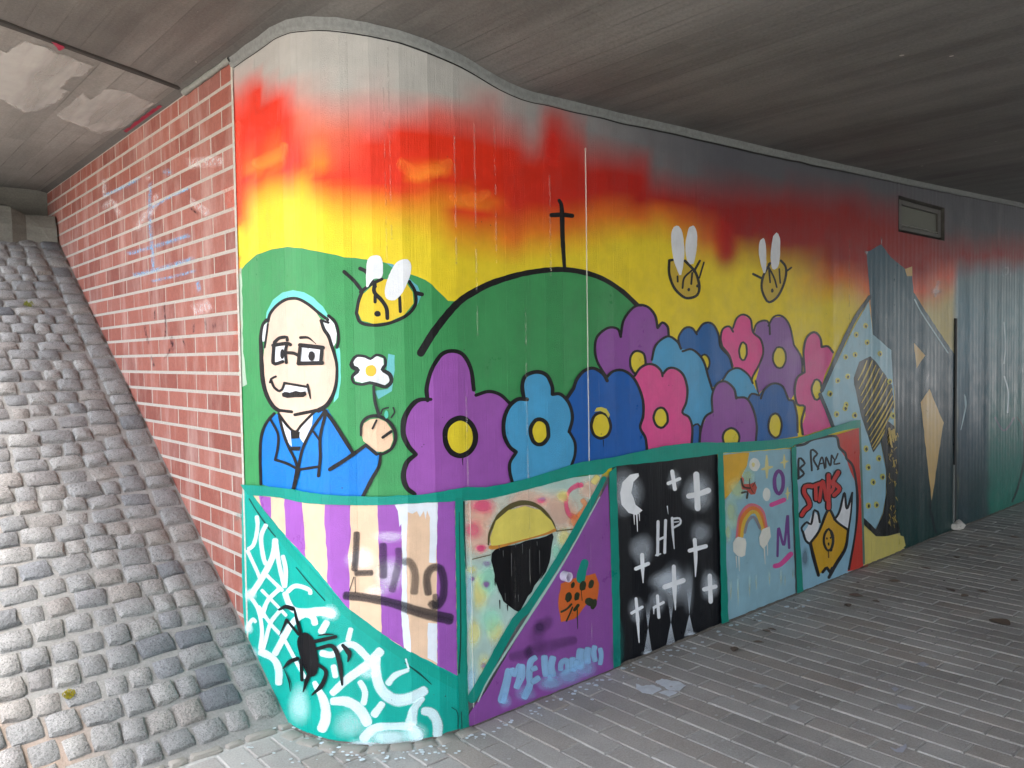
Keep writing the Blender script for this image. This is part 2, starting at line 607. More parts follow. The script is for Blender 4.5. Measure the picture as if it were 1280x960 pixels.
def granite_mat():
    m, nt, N, L, B = new_mat("granite")
    tc = N.new("ShaderNodeTexCoord")
    oi = N.new("ShaderNodeObjectInfo")
    at = N.new("ShaderNodeAttribute")
    at.attribute_name = "shade"
    geo = N.new("ShaderNodeNewGeometry")
    rnd = mathn(nt, 'FRACT', mathn(nt, 'ADD', oi.outputs["Random"], at.outputs["Fac"]))
    base = ramp(nt, rnd, [(0.0, lin((112, 115, 118))), (0.03, lin((128, 129, 129))), (0.07, lin((138, 138, 136))), (0.5, lin((150, 149, 146))),
                          (0.8, lin((158, 156, 151))), (0.93, lin((148, 142, 135))), (1.0, lin((134, 136, 138)))])
    sp = nd(nt, "ShaderNodeTexNoise", Scale=190.0, Detail=3.0, Roughness=0.8)
    L.new(geo.outputs["Position"], sp.inputs["Vector"])
    v = nd(nt, "ShaderNodeTexVoronoi", Scale=230.0)
    L.new(geo.outputs["Position"], v.inputs["Vector"])
    c = mixc(nt, base, ramp(nt, sp.outputs[0], [(0.30, 0.42), (0.47, 0.95), (0.62, 1.06), (0.76, 1.3)]), 1.0, 'MULTIPLY')
    c = mixc(nt, c, lin((60, 60, 62)), mathn(nt, 'MULTIPLY', ramp(nt, v.outputs["Color"], [(0.72, 0.0), (0.86, 1.0)]), 0.5))
    lg = nd(nt, "ShaderNodeTexNoise", Scale=11.0, Detail=4.0)
    L.new(geo.outputs["Position"], lg.inputs["Vector"])
    c = mixc(nt, c, ramp(nt, lg.outputs[0], [(0.3, 0.84), (0.7, 1.12)]), 1.0, 'MULTIPLY')
    L.new(c, B.inputs["Base Color"])
    B.inputs["Roughness"].default_value = 0.8
    md = nd(nt, "ShaderNodeTexNoise", Scale=55.0, Detail=5.0, Roughness=0.7)
    L.new(geo.outputs["Position"], md.inputs["Vector"])
    bp = nd(nt, "ShaderNodeBump", Strength=1.0, Distance=0.013)
    L.new(md.outputs[0], bp.inputs["Height"])
    L.new(bp.outputs[0], B.inputs["Normal"])
    return m


def bed_mat():
    m, nt, N, L, B = new_mat("mortar_bed")
    geo = N.new("ShaderNodeNewGeometry")
    n1 = nd(nt, "ShaderNodeTexNoise", Scale=2.6, Detail=3.0)
    L.new(geo.outputs["Position"], n1.inputs["Vector"])
    n2 = nd(nt, "ShaderNodeTexNoise", Scale=120.0, Detail=5.0, Roughness=0.7)
    L.new(geo.outputs["Position"], n2.inputs["Vector"])
    sx = N.new("ShaderNodeSeparateXYZ")
    L.new(geo.outputs["Position"], sx.inputs[0])
    # reddish sand washed in away from the brick wall, grey mortar next to it
    f = mathn(nt, 'ADD', mathn(nt, 'MULTIPLY', sx.outputs[0], 1.1), mathn(nt, 'MULTIPLY', n1.outputs[0], 1.1))
    c = ramp(nt, mathn(nt, 'MULTIPLY', f, 0.5), [(0.46, lin((160, 140, 124))), (0.60, lin((148, 146, 141)))])
    c = mixc(nt, c, ramp(nt, n2.outputs[0], [(0.25, 0.72), (0.75, 1.18)]), 1.0, 'MULTIPLY')
    L.new(c, B.inputs["Base Color"])
    B.inputs["Roughness"].default_value = 0.95
    bp = nd(nt, "ShaderNodeBump", Strength=0.7, Distance=0.006)
    L.new(n2.outputs[0], bp.inputs["Height"])
    L.new(bp.outputs[0], B.inputs["Normal"])
    return m


M_GRAN, M_BED = granite_mat(), bed_mat()
XL = -9.0
emb_v = [(XL, Y0S, -0.010), (XB + 0.03, Y0S, -0.010), (XB + 0.03, Y_TOP + .1, (Y_TOP + .1 - Y0S) * SL - 0.010), (XL, Y_TOP + .1, (Y_TOP + .1 - Y0S) * SL - 0.010),
         (XL, Y_TOP + .1, -0.3), (XB + 0.03, Y_TOP + .1, -0.3), (XB + 0.03, Y0S, -0.3), (XL, Y0S, -0.3)]
embank = mesh_obj("embankment", emb_v, [(0, 1, 2, 3), (3, 2, 5, 4), (0, 7, 6, 1), (1, 6, 5, 2), (0, 3, 4, 7)], M_BED)
tag(embank, "sloping embankment paved with rough granite setts in mortar", "embankment", kind="structure")


def sett_mesh(seed, w=1.0, l=1.0):
    """unit stone: 1 x 1 across, top near z = 0"""
    r = random.Random(seed)
    n = 5
    pw = r.uniform(6, 12)
    bm = bmesh.new()
    g = []
    for j in range(n):
        row = []
        for i in range(n):
            u, v = (-1, -0.84, 0, 0.84, 1)[i], (-1, -0.84, 0, 0.84, 1)[j]
            mx = max(abs(u), abs(v))
            if mx > 0:
                L_ = (abs(u) ** pw + abs(v) ** pw) ** (1 / pw)
                k = mx / L_
            else:
                k = 1
            z = (-0.13 + r.uniform(-0.05, 0.03)) if mx > 0.9 else r.uniform(-0.05, 0.05)
            x, y = u * k * 0.5, v * k * 0.5
            if mx > 0.9:
                x += r.uniform(-0.05, 0.03) * (1 if x > 0 else -1)
                y += r.uniform(-0.05, 0.03) * (1 if y > 0 else -1)
            row.append(bm.verts.new((x, y, z)))
        g.append(row)
    for j in range(n - 1):
        for i in range(n - 1):
            bm.faces.new((g[j][i], g[j][i + 1], g[j + 1][i + 1], g[j + 1][i]))
    ring = [g[0][i] for i in range(n)] + [g[j][n - 1] for j in range(1, n)] + [g[n - 1][i] for i in range(n - 2, -1, -1)] + [g[j][0] for j in range(n - 2, 0, -1)]
    low = [bm.verts.new((v.co.x * 1.05, v.co.y * 1.05, -0.6)) for v in ring]
    for k in range(len(ring)):
        a, b = k, (k + 1) % len(ring)
        bm.faces.new((ring[b], ring[a], low[a], low[b]))
    bmesh.ops.recalc_face_normals(bm, faces=bm.faces)
    me = bpy.data.meshes.new("sett")
    bm.to_mesh(me)
    bm.free()
    me.materials.append(M_GRAN)
    me.polygons.foreach_set("use_smooth", [p.normal.z > 0.55 for p in me.polygons])
    return me


SETTS = [sett_mesh(100 + k) for k in range(10)]
rs = random.Random(23)


def slope_pt(x, q, lift=0.0):
    """q = metres up the slope from the toe"""
    return Vector((x, Y0S + q * math.cos(SA) - lift * math.sin(SA), q * math.sin(SA) + lift * math.cos(SA)))


stones = []          # x, q, w, l, rot, lift
EDGE_W = 0.125
QMAX = (Y_TOP - Y0S) / math.cos(SA) - 0.02
q = 0.055
while q < QMAX:                                  # border course along the brick wall
    l = rs.uniform(0.09, 0.15)
    stones.append((XB - EDGE_W / 2 - 0.004 + rs.uniform(-.004, .002), q + l / 2, EDGE_W - 0.012, l - 0.012, rs.uniform(-.03, .03), rs.uniform(-.004, .006)))
    q += l
q = 0.055
row = 0
while q < QMAX:
    h = rs.uniform(0.088, 0.112)
    x = XB - EDGE_W - 0.004 - rs.uniform(0, 0.012)
    while x > -0.75:
        w = rs.choice((0.085, 0.095, 0.105, 0.12, 0.14)) * rs.uniform(0.94, 1.06)
        g = rs.uniform(0.006, 0.014)
        ww, hh = w - g * 0.55, h - g * rs.uniform(0.5, 1.0)
        wob = 0.018 * math.sin(x * 5.1 + row * 0.4) + rs.uniform(-0.007, 0.007)
        stones.append((x - w / 2, q + h / 2 + wob, ww, hh, rs.uniform(-0.10, 0.10), rs.uniform(-0.008, 0.006)))
        x -= w
    q += h
    row += 1
vis_s, hid_s = [], []
for st in stones:
    p = slope_pt(st[0], st[1])
    px = project([p])[0]
    d = (np.array(p) - C0) @ fwd
    if d > 0.5 and -25 < px[0] < 400 and 240 < px[1] < 1000:
        vis_s.append((d, st))
    else:
        hid_s.append((d, st))
vis_s.sort(key=lambda t: t[0])
sv, sf, ss = [], [], []
for k, (d, st) in enumerate(vis_s + hid_s):
    x, qq, w, l, rz, lift = st
    me = rs.choice(SETTS)
    flip = rs.choice((0, math.pi))
    M = Matrix.Translation(slope_pt(x, qq, lift + 0.004)) @ Matrix.Rotation(SA, 4, 'X') @ Matrix.Rotation(rz + flip, 4, 'Z') @ Matrix.Rotation(rs.uniform(-.03, .03), 4, 'X') @ Matrix.Diagonal((w, l, 0.085, 1))
    if k < min(300, len(vis_s)):
        o = bpy.data.objects.new("sett", me)
        o.matrix_world = M
        o.parent = embank
        col.objects.link(o)
    else:
        b = len(sv)
        sh = rs.random()
        for v in me.vertices:
            sv.append(tuple(M @ v.co))
            ss.append(sh)
        for p in me.polygons:
            sf.append([b + i for i in p.vertices])
so = mesh_obj("distant_setts", sv, sf, M_GRAN, embank, smooth=False)
so["kind"] = "stuff"
at = so.data.attributes.new("shade", 'FLOAT', 'POINT')
at.data.foreach_set("value", ss)

# strip of small setts between paving and slope, and round the foot of the corner
M_SMALL = plain_mat("small_sett_stone", (166, 160, 150), 0.85, 0.7, 70.0, 0.3)
small_me = [sett_mesh(300 + k) for k in range(5)]
for me in small_me:
    me.materials.clear()
    me.materials.append(M_SMALL)
x = XB + 0.02
while x > -0.3:
    w = rs.uniform(0.07, 0.13)
    p = (x - w / 2, (Y_TOE + Y0S + 0.05) / 2, 0.004 + rs.uniform(-.003, .004))
    inst("edging_stone", rs.choice(small_me), p, pavement, (0, 0, rs.uniform(-.06, .06)), (w - 0.012, 0.058, 0.05))
    x -= w
a = 4.0
while a < 88:
    da = rs.uniform(8, 12)
    am = R(a + da / 2)
    rr = RC + 0.032 + (0.014 if a < 45 else 0)
    p = (XB + RC - rr * math.cos(am), YW + RC - rr * math.sin(am), 0.002 + rs.uniform(-.003, .003))
    inst("edging_stone", rs.choice(small_me), p, pavement, (0, 0, am + math.pi / 2 + rs.uniform(-.12, .12)), (RC * R(da) + 0.002, 0.062, 0.045))
    a += da

# ------------------------------------------------------------------ bridge deck (underside)
def deck_mat(light, dark):
    m = concrete_mat("deck_concrete", light, dark, (3.0, 0.5, 1.0), 0.5)
    nt = m.node_tree
    N, L, B = nt.nodes, nt.links, nt.nodes["Principled BSDF"]
    tc = N.new("ShaderNodeTexCoord")
    sx = N.new("ShaderNodeSeparateXYZ")
    L.new(tc.outputs["Object"], sx.inputs[0])
    bx = mathn(nt, 'DIVIDE', sx.outputs[0], 0.105)
    bid = mathn(nt, 'FLOOR', bx)
    fr = mathn(nt, 'FRACT', bx)
    w1 = N.new("ShaderNodeTexWhiteNoise")
    w1.noise_dimensions = '1D'
    L.new(bid, w1.inputs["W"])
    by = mathn(nt, 'FLOOR', mathn(nt, 'ADD', mathn(nt, 'DIVIDE', sx.outputs[1], 2.1), mathn(nt, 'MULTIPLY', w1.outputs["Value"], 7.0)))
    cmb = N.new("ShaderNodeCombineXYZ")
    L.new(bid, cmb.inputs[0])
    L.new(by, cmb.inputs[1])
    w2 = N.new("ShaderNodeTexWhiteNoise")
    w2.noise_dimensions = '2D'
    L.new(cmb.outputs[0], w2.inputs["Vector"])
    tone = ramp(nt, w2.outputs["Value"], [(0.0, 0.91), (1.0, 1.08)])
    edge = mathn(nt, 'LESS_THAN', mathn(nt, 'ABSOLUTE', mathn(nt, 'SUBTRACT', fr, 0.5)), 0.47)
    nl = nd(nt, "ShaderNodeTexNoise", Scale=3.0, Detail=3.0)
    L.new(tc.outputs["Object"], nl.inputs["Vector"])
    linef = mathn(nt, 'MULTIPLY', mathn(nt, 'SUBTRACT', 1.0, edge), ramp(nt, nl.outputs[0], [(0.42, 0.0), (0.65, 0.38)]))
    old = B.inputs["Base Color"].links[0].from_socket
    c = mixc(nt, old, tone, 1.0, 'MULTIPLY')
    st = nd(nt, "ShaderNodeTexNoise", Scale=0.8, Detail=5.0, Roughness=0.7)
    L.new(tc.outputs["Object"], st.inputs["Vector"])
    c = mixc(nt, c, lin((92, 91, 87)), mathn(nt, 'MULTIPLY', ramp(nt, st.outputs[0], [(0.52, 0.0), (0.7, 1.0)]), 0.55))
    c = mixc(nt, c, lin((72, 71, 68)), linef)
    L.new(c, B.inputs["Base Color"])
    bump_n = B.inputs["Normal"].links[0].from_node
    bp = nd(nt, "ShaderNodeBump", Strength=0.8, Distance=0.004)
    L.new(mathn(nt, 'ADD', w2.outputs["Value"], mathn(nt, 'MULTIPLY', linef, 1.5)), bp.inputs["Height"])
    L.new(bump_n.outputs[0], bp.inputs["Normal"])
    L.new(bp.outputs[0], B.inputs["Normal"])
    return m


M_DECK = deck_mat((112, 111, 107), (80, 79, 76))
xs = sorted(set([-0.7, -0.3, 0.0, 0.3, 0.8, 1.1] + list(np.arange(XB - 0.05, 3.4, 0.06)) + list(np.arange(3.5, 17.1, 0.5))))
ys = [-7.0, -5.0, -3.0, -1.0, 0.5, 1.5, 2.2, 2.6, 3.2, 4.0, 5.0, 6.0, 7.2]
dv, df = [], []
for X in xs:
    for Y in ys:
        # the free edge of the deck runs askew to the path
        Xs_ = X if X >= XB - 0.06 else XB - 0.06 + (X - XB + 0.06) * (XB - 0.06 - float(np.interp(Y, [0.5, 3.6, 7.2], [-1.0, -0.15, 0.8]))) / (XB - 0.06 + 0.7)
        dv.append((Xs_, Y, float(ceil_z(X))))
ny = len(ys)
for i in range(len(xs) - 1):
    for j in range(ny - 1):
        a = i * ny + j
        df.append((a, a + 1, a + ny + 1, a + ny))
nb = len(dv)
for X in (xs[0], xs[-1]):
    for Y in (ys[0], ys[-1]):
        dv.append((X if X > 0 else dv[0 if Y < 0 else ny - 1][0], Y, Z_CEIL + 0.9))
nt_ = len(dv)
for j in range(ny):
    dv.append((dv[j][0], dv[j][1], Z_CEIL + 0.9))
for j in range(ny - 1):
    df.append((j, nt_ + j, nt_ + j + 1, j + 1))
    df.append((nt_ + j, nb + 2, nb + 3, nt_ + j + 1) if j == 0 else (nt_ + j, nb + 3, nt_ + j + 1))
e0 = (len(xs) - 1) * ny
df.append([e0 + k for k in range(ny)] + [nb + 3, nb + 2])
df.append([i * ny for i in range(len(xs))] + [nb + 2, nb])
df.append([i * ny + ny - 1 for i in range(len(xs) - 1, -1, -1)] + [nb + 1, nb + 3])
deck = mesh_obj("bridge_deck", dv, df, M_DECK)
tag(deck, "dark board-marked concrete bridge deck overhead spanning the underpass", "bridge", kind="thing")

# expansion joint across the underside, repair plaster and paint marks
def ceil_px(pts, dz=0.0):
    P = on_plane(pts, (0, 0, Z_CEIL), (0, 0, 1))
    P[:, 2] = Z_CEIL + dz
    return P


M_DARKJ = plain_mat("joint_filler", (46, 45, 42), 0.9, 0.4, 60)
a, b = ceil_px([(0, 27)])[0], ceil_px([(234, 113)])[0]
dirj = (b - a) / np.linalg.norm(b - a)
a = a - dirj * 2.4
b = b + dirj * 0.02
nj = np.array([-dirj[1], dirj[0], 0]) * 0.024
bm = bmesh.new()
nseg = 30
prev = None
for k in range(nseg + 1):
    p = a + (b - a) * k / nseg
    w = nj * random.uniform(0.75, 1.15)
    cur = [bm.verts.new(tuple(p - w + np.array([0, 0, -0.001]))), bm.verts.new(tuple(p - w * .6 + np.array([0, 0, -0.007]))), bm.verts.new(tuple(p + w * .6 + np.array([0, 0, -0.007]))), bm.verts.new(tuple(p + w + np.array([0, 0, -0.001])))]
    if prev:
        for i in range(3):
            bm.faces.new((prev[i], prev[i + 1], cur[i + 1], cur[i]))
    prev = cur
bm_obj("expansion_joint", bm, M_DARKJ, deck)
# the slab beyond the joint is of paler concrete
ja, jb = a, b
sl_pts = [(float(ja[0]), float(ja[1])), (float(jb[0]), float(jb[1])), (XB - 0.004, float(jb[1]) + 0.03), (XB - 0.004, Y_TOP + 0.01), (0.76, Y_TOP + 0.01), (-0.08, 3.75), (float(ja[0]) + 0.6, 2.8)]
sl_pts = sl_pts[1:6] + [tuple((ja + (jb - ja) * 0.35)[:2])]
mesh_obj("edge_slab", [(p[0], p[1], Z_CEIL - 0.004) for p in sl_pts], [tuple(range(len(sl_pts)))], deck_mat((144, 143, 138), (106, 105, 100)), deck)

def plaster_mat():
    m = plain_mat("repair_plaster", (170, 170, 166), 0.9, 0.3, 9.0, 0.12)
    nt = m.node_tree
    at_ = nt.nodes.new("ShaderNodeAttribute")
    at_.attribute_name = "fade"
    tc = nt.nodes.new("ShaderNodeTexCoord")
    n = nd(nt, "ShaderNodeTexNoise", Scale=13.0, Detail=6.0, Roughness=0.7)
    nt.links.new(tc.outputs["Object"], n.inputs["Vector"])
    mp = nd(nt, "ShaderNodeMapping")
    mp.inputs["Scale"].default_value = (9.0, 1.2, 1)
    nt.links.new(tc.outputs["Object"], mp.inputs[0])
    n2 = nd(nt, "ShaderNodeTexNoise", Scale=1.0, Detail=4.0)
    nt.links.new(mp.outputs[0], n2.inputs["Vector"])
    v = mathn(nt, 'ADD', at_.outputs["Fac"], mathn(nt, 'MULTIPLY', mathn(nt, 'SUBTRACT', n.outputs[0], 0.5), 1.1))
    al = mathn(nt, 'MULTIPLY', ramp(nt, v, [(0.30, 0.0), (0.55, 1.0)]), ramp(nt, n2.outputs[0], [(0.35, 0.35), (0.6, 0.85)]))
    PB = nt.nodes["Principled BSDF"]
    film(nt, al, PB.inputs["Base Color"].links[0].from_socket, PB)
    return m


M_PLAST = plaster_mat()
M_MAG = plain_mat("magenta_spray", (150, 32, 62), 0.6, 0.2, 40.0, 0.3)


def z8(l):
    return [(xx / 4.267, yy / 4.267) for xx, yy in l]


def rough_poly(pts, step=6.0, amp=0.8, seed=1):
    r = random.Random(seed)
    out = []
    for k in range(len(pts)):
        p, q_ = np.array(pts[k]), np.array(pts[(k + 1) % len(pts)])
        n = max(1, int(np.linalg.norm(q_ - p) / step))
        for i in range(n):
            t = p + (q_ - p) * i / n
            out.append((t[0] + r.uniform(-amp, amp), t[1] + r.uniform(-amp, amp)))
    return out


def flat_sheet(name, P, mat, parent, thick=0.003):
    P = [Vector(p) for p in P]
    tris = tessellate_polygon([P])
    return mesh_obj(name, P, [tuple(t) for t in tris], mat, parent)


def soft_sheet(name, P, mat, parent):
    P = np.array(P)
    c = P.mean(0)
    n = len(P)
    V = [tuple(p) for p in P] + [tuple(c + (p - c) * 0.80) for p in P] + [tuple(c)]
    F = [(k, (k + 1) % n, n + (k + 1) % n, n + k) for k in range(n)] + [(n + k, n + (k + 1) % n, 2 * n) for k in range(n)]
    o = mesh_obj(name, V, F, mat, parent)
    a_ = o.data.attributes.new("fade", 'FLOAT', 'POINT')
    a_.data.foreach_set("value", [0.0] * n + [1.0] * (n + 1))
    return o


soft_sheet("plaster_patch", ceil_px(rough_poly(z8([(130, 185), (530, 340), (465, 402), (410, 395), (335, 470), (385, 482), (320, 545), (180, 605), (130, 605), (10, 540), (-260, 420), (-120, 180), (20, 260)])), -0.008), M_PLAST, deck)
soft_sheet("plaster_patch", ceil_px(rough_poly(z8([(560, 452), (645, 455), (850, 540), (680, 675), (530, 715), (270, 610), (430, 480), (470, 520)])), -0.008), M_PLAST, deck)
flat_sheet("paint_mark", ceil_px(rough_poly(z8([(660, 690), (760, 608), (850, 548), (880, 560), (872, 600), (800, 632), (790, 648), (740, 660), (690, 698)]), 3, 1.0, 4), -0.011), M_MAG, deck)
flat_sheet("paint_mark", ceil_px(rough_poly(z8([(270, 205), (300, 212), (345, 240), (320, 258), (290, 230)]), 3, 0.8, 5), -0.011), M_MAG, deck)

# far wall on the other side of the path (unseen, added to hold back light from that side)
M_FAR = concrete_mat("far_wall_concrete", (150, 147, 140), (105, 102, 97), (1.5, 1.5, 4), 0.3)
bm = bmesh.new()
box(bm, 0.3, X_END, -8.4, -8.0, -0.3, 2.0)
fw = bm_obj("light_blocker_wall", bm, M_FAR)
tag(fw, "unseen low concrete wall added across the footpath to hold back light", "wall", kind="thing")

# ------------------------------------------------------------------ abutment behind the slope
M_ABUT = concrete_mat("abutment_concrete", (128, 127, 118), (92, 92, 84), (2, 2, 5), 0.5)
abut = bm = bmesh.new()
box(bm, -9.0, XB + 0.02, Y_TOP + 0.02, Y_TOP + 0.5, 1.9, Z_CEIL + 0.05)
abut = bm_obj("abutment", bm, M_ABUT)
tag(abut, "grey concrete abutment closing the gap above the setts", "wall", kind="thing")
# rough cast ledge along its foot
bm = bmesh.new()
r5 = random.Random(5)
nx = 40
prof = [(-0.30, -0.16), (-0.30, 0.0), (-0.26, 0.085), (-0.10, 0.105), (0.03, 0.11)]
prev = None
ztop = (Y_TOP - Y0S) * SL
for i in range(nx + 1):
    X = XB - 0.015 - i * 0.09
    big = 0.07 if X < XB - 0.26 else 0.0
    cur = []
    for (dy, dz) in prof:
        n_ = mnoise.noise(Vector((X * 5, dy * 7, dz * 9)))
        cur.append(bm.verts.new((X, Y_TOP + dy + 0.03 * n_ - big * 0.5, ztop - 0.10 + dz * (1 + big * 7) + 0.02 * n_)))
    if prev:
        for k in range(len(prof) - 1):
            bm.faces.new((prev[k], prev[k + 1], cur[k + 1], cur[k]))
    else:
        bm.faces.new(list(reversed(cur)))
    prev = cur
bmesh.ops.recalc_face_normals(bm, faces=bm.faces)
bm_obj("ledge", bm, M_ABUT, abut, smooth=False)

# ------------------------------------------------------------------ brick wall
def brick_mat():
    m, nt, N, L, B = new_mat("brick_clay")
    geo = N.new("ShaderNodeNewGeometry")
    oi = N.new("ShaderNodeObjectInfo")
    n1 = nd(nt, "ShaderNodeTexNoise", Scale=38.0, Detail=5.0, Roughness=0.7)
    L.new(geo.outputs["Position"], n1.inputs["Vector"])
    n2 = nd(nt, "ShaderNodeTexNoise", Scale=160.0, Detail=3.0, Roughness=0.7)
    L.new(geo.outputs["Position"], n2.inputs["Vector"])
    c = ramp(nt, oi.outputs["Random"], [(0.0, lin((132, 72, 60))), (0.25, lin((150, 86, 72))), (0.7, lin((160, 98, 84))), (1.0, lin((142, 90, 80)))])
    c = mixc(nt, c, ramp(nt, n1.outputs[0], [(0.25, 0.84), (0.75, 1.12)]), 1.0, 'MULTIPLY')
    c = mixc(nt, c, ramp(nt, n2.outputs[0], [(0.2, 0.8), (0.8, 1.15)]), 1.0, 'MULTIPLY')
    # pale bloom of lime washed down the face
    mp = nd(nt, "ShaderNodeMapping")
    mp.inputs["Scale"].default_value = (1, 3.0, 0.9)
    L.new(geo.outputs["Position"], mp.inputs[0])
    n3 = nd(nt, "ShaderNodeTexNoise", Scale=2.4, Detail=5.0, Roughness=0.65)
    L.new(mp.outputs[0], n3.inputs["Vector"])
    c = mixc(nt, c, lin((205, 178, 168)), mathn(nt, 'MULTIPLY', ramp(nt, n3.outputs[0], [(0.46, 0.0), (0.72, 1.0)]), 0.42))
    L.new(c, B.inputs["Base Color"])
    B.inputs["Roughness"].default_value = 0.78
    bp = nd(nt, "ShaderNodeBump", Strength=0.4, Distance=0.003)
    L.new(mathn(nt, 'ADD', n1.outputs[0], mathn(nt, 'MULTIPLY', n2.outputs[0], 0.5)), bp.inputs["Height"])
    L.new(bp.outputs[0], B.inputs["Normal"])
    return m


M_BRICK = brick_mat()
M_MORT = plain_mat("pale_mortar", (178, 170, 160), 0.92, 0.5, 90.0, 0.18)
bm = bmesh.new()
box(bm, XB + 0.0006, XB + 0.16, Y_EDGE + 0.002, Y_TOP + 0.06, -0.2, Z_CEIL + 0.03)
brickwall = bm_obj("brick_wall", bm, M_MORT)
tag(brickwall, "red brick side wall with pale mortar joints and faded spray marks", "wall", kind="thing")
CH, BL, MJ = 0.091 * K, 0.2725 * K, 0.0115
_bm_cache = {}


def brick_mesh(l, h):
    key = (round(l, 3), round(h, 3))
    if key in _bm_cache:
        return _bm_cache[key]
    c = 0.0014
    v = []
    for x_, s_ in ((0.03, 0), (0.001, 0), (0.0, c)):
        for (yy, zz) in ((0, 0), (l, 0), (l, h), (0, h)):
            v.append((x_, yy + (s_ if yy == 0 else -s_), zz + (s_ if zz == 0 else -s_)))
    f = []
    for a_ in (0, 4):
        for k in range(4):
            f.append((a_ + k, a_ + 4 + k, a_ + 4 + (k + 1) % 4, a_ + (k + 1) % 4))
    f.append((8, 11, 10, 9))
    me = bpy.data.meshes.new("brick")
    me.from_pydata(v, [], f)
    me.materials.append(M_BRICK)
    _bm_cache[key] = me
    return me


rbk = random.Random(31)
z0 = 1.439 * K - 25 * CH       # a bed joint lies at 1.439 K
for rI in range(60):
    zb = z0 + rI * CH
    if zb < -0.02 or zb > Z_CEIL - 0.02:
        continue
    zt = min(zb + CH - 0.0145, Z_CEIL - 0.004)
    h = zt - zb
    if h < 0.02:
        continue
    y = Y_EDGE + 0.004
    first = True
    half = (rI % 2 == 1)
    while y < Y_TOP + 0.02:
        l = (BL / 2 if (first and half) else BL) - MJ
        l = min(l, Y_TOP + 0.03 - y)
        first = False
        if l < 0.03:
            break
        # hidden below the slope?
        if (zt) > (y - Y0S) * SL - 0.03:
            inst("brick", brick_mesh(l, h), (XB - rbk.uniform(0.0002, 0.0016), y, zb), brickwall, (0, 0, 0))
        y += l + MJ
# pale bead of sealant under the deck
M_SEAL = plain_mat("grey_sealant", (128, 131, 124), 0.75, 0.5, 45.0, 0.18)
bm = bmesh.new()
prev = None
for k in range(13):
    y = Y_EDGE - 0.01 + (4.0 * K - Y_EDGE) * k / 12
    r_ = 0.014 + random.uniform(-.002, .003)
    cur = [bm.verts.new((XB - 0.012 + r_ * math.cos(t), y, Z_CEIL - 0.016 + r_ * math.sin(t))) for t in [i * math.pi / 3 for i in range(6)]]
    if prev:
        for i in range(6):
            bm.faces.new((prev[i], prev[(i + 1) % 6], cur[(i + 1) % 6], cur[i]))
    prev = cur
bm_obj("sealant_bead", bm, M_SEAL, brickwall, smooth=True)
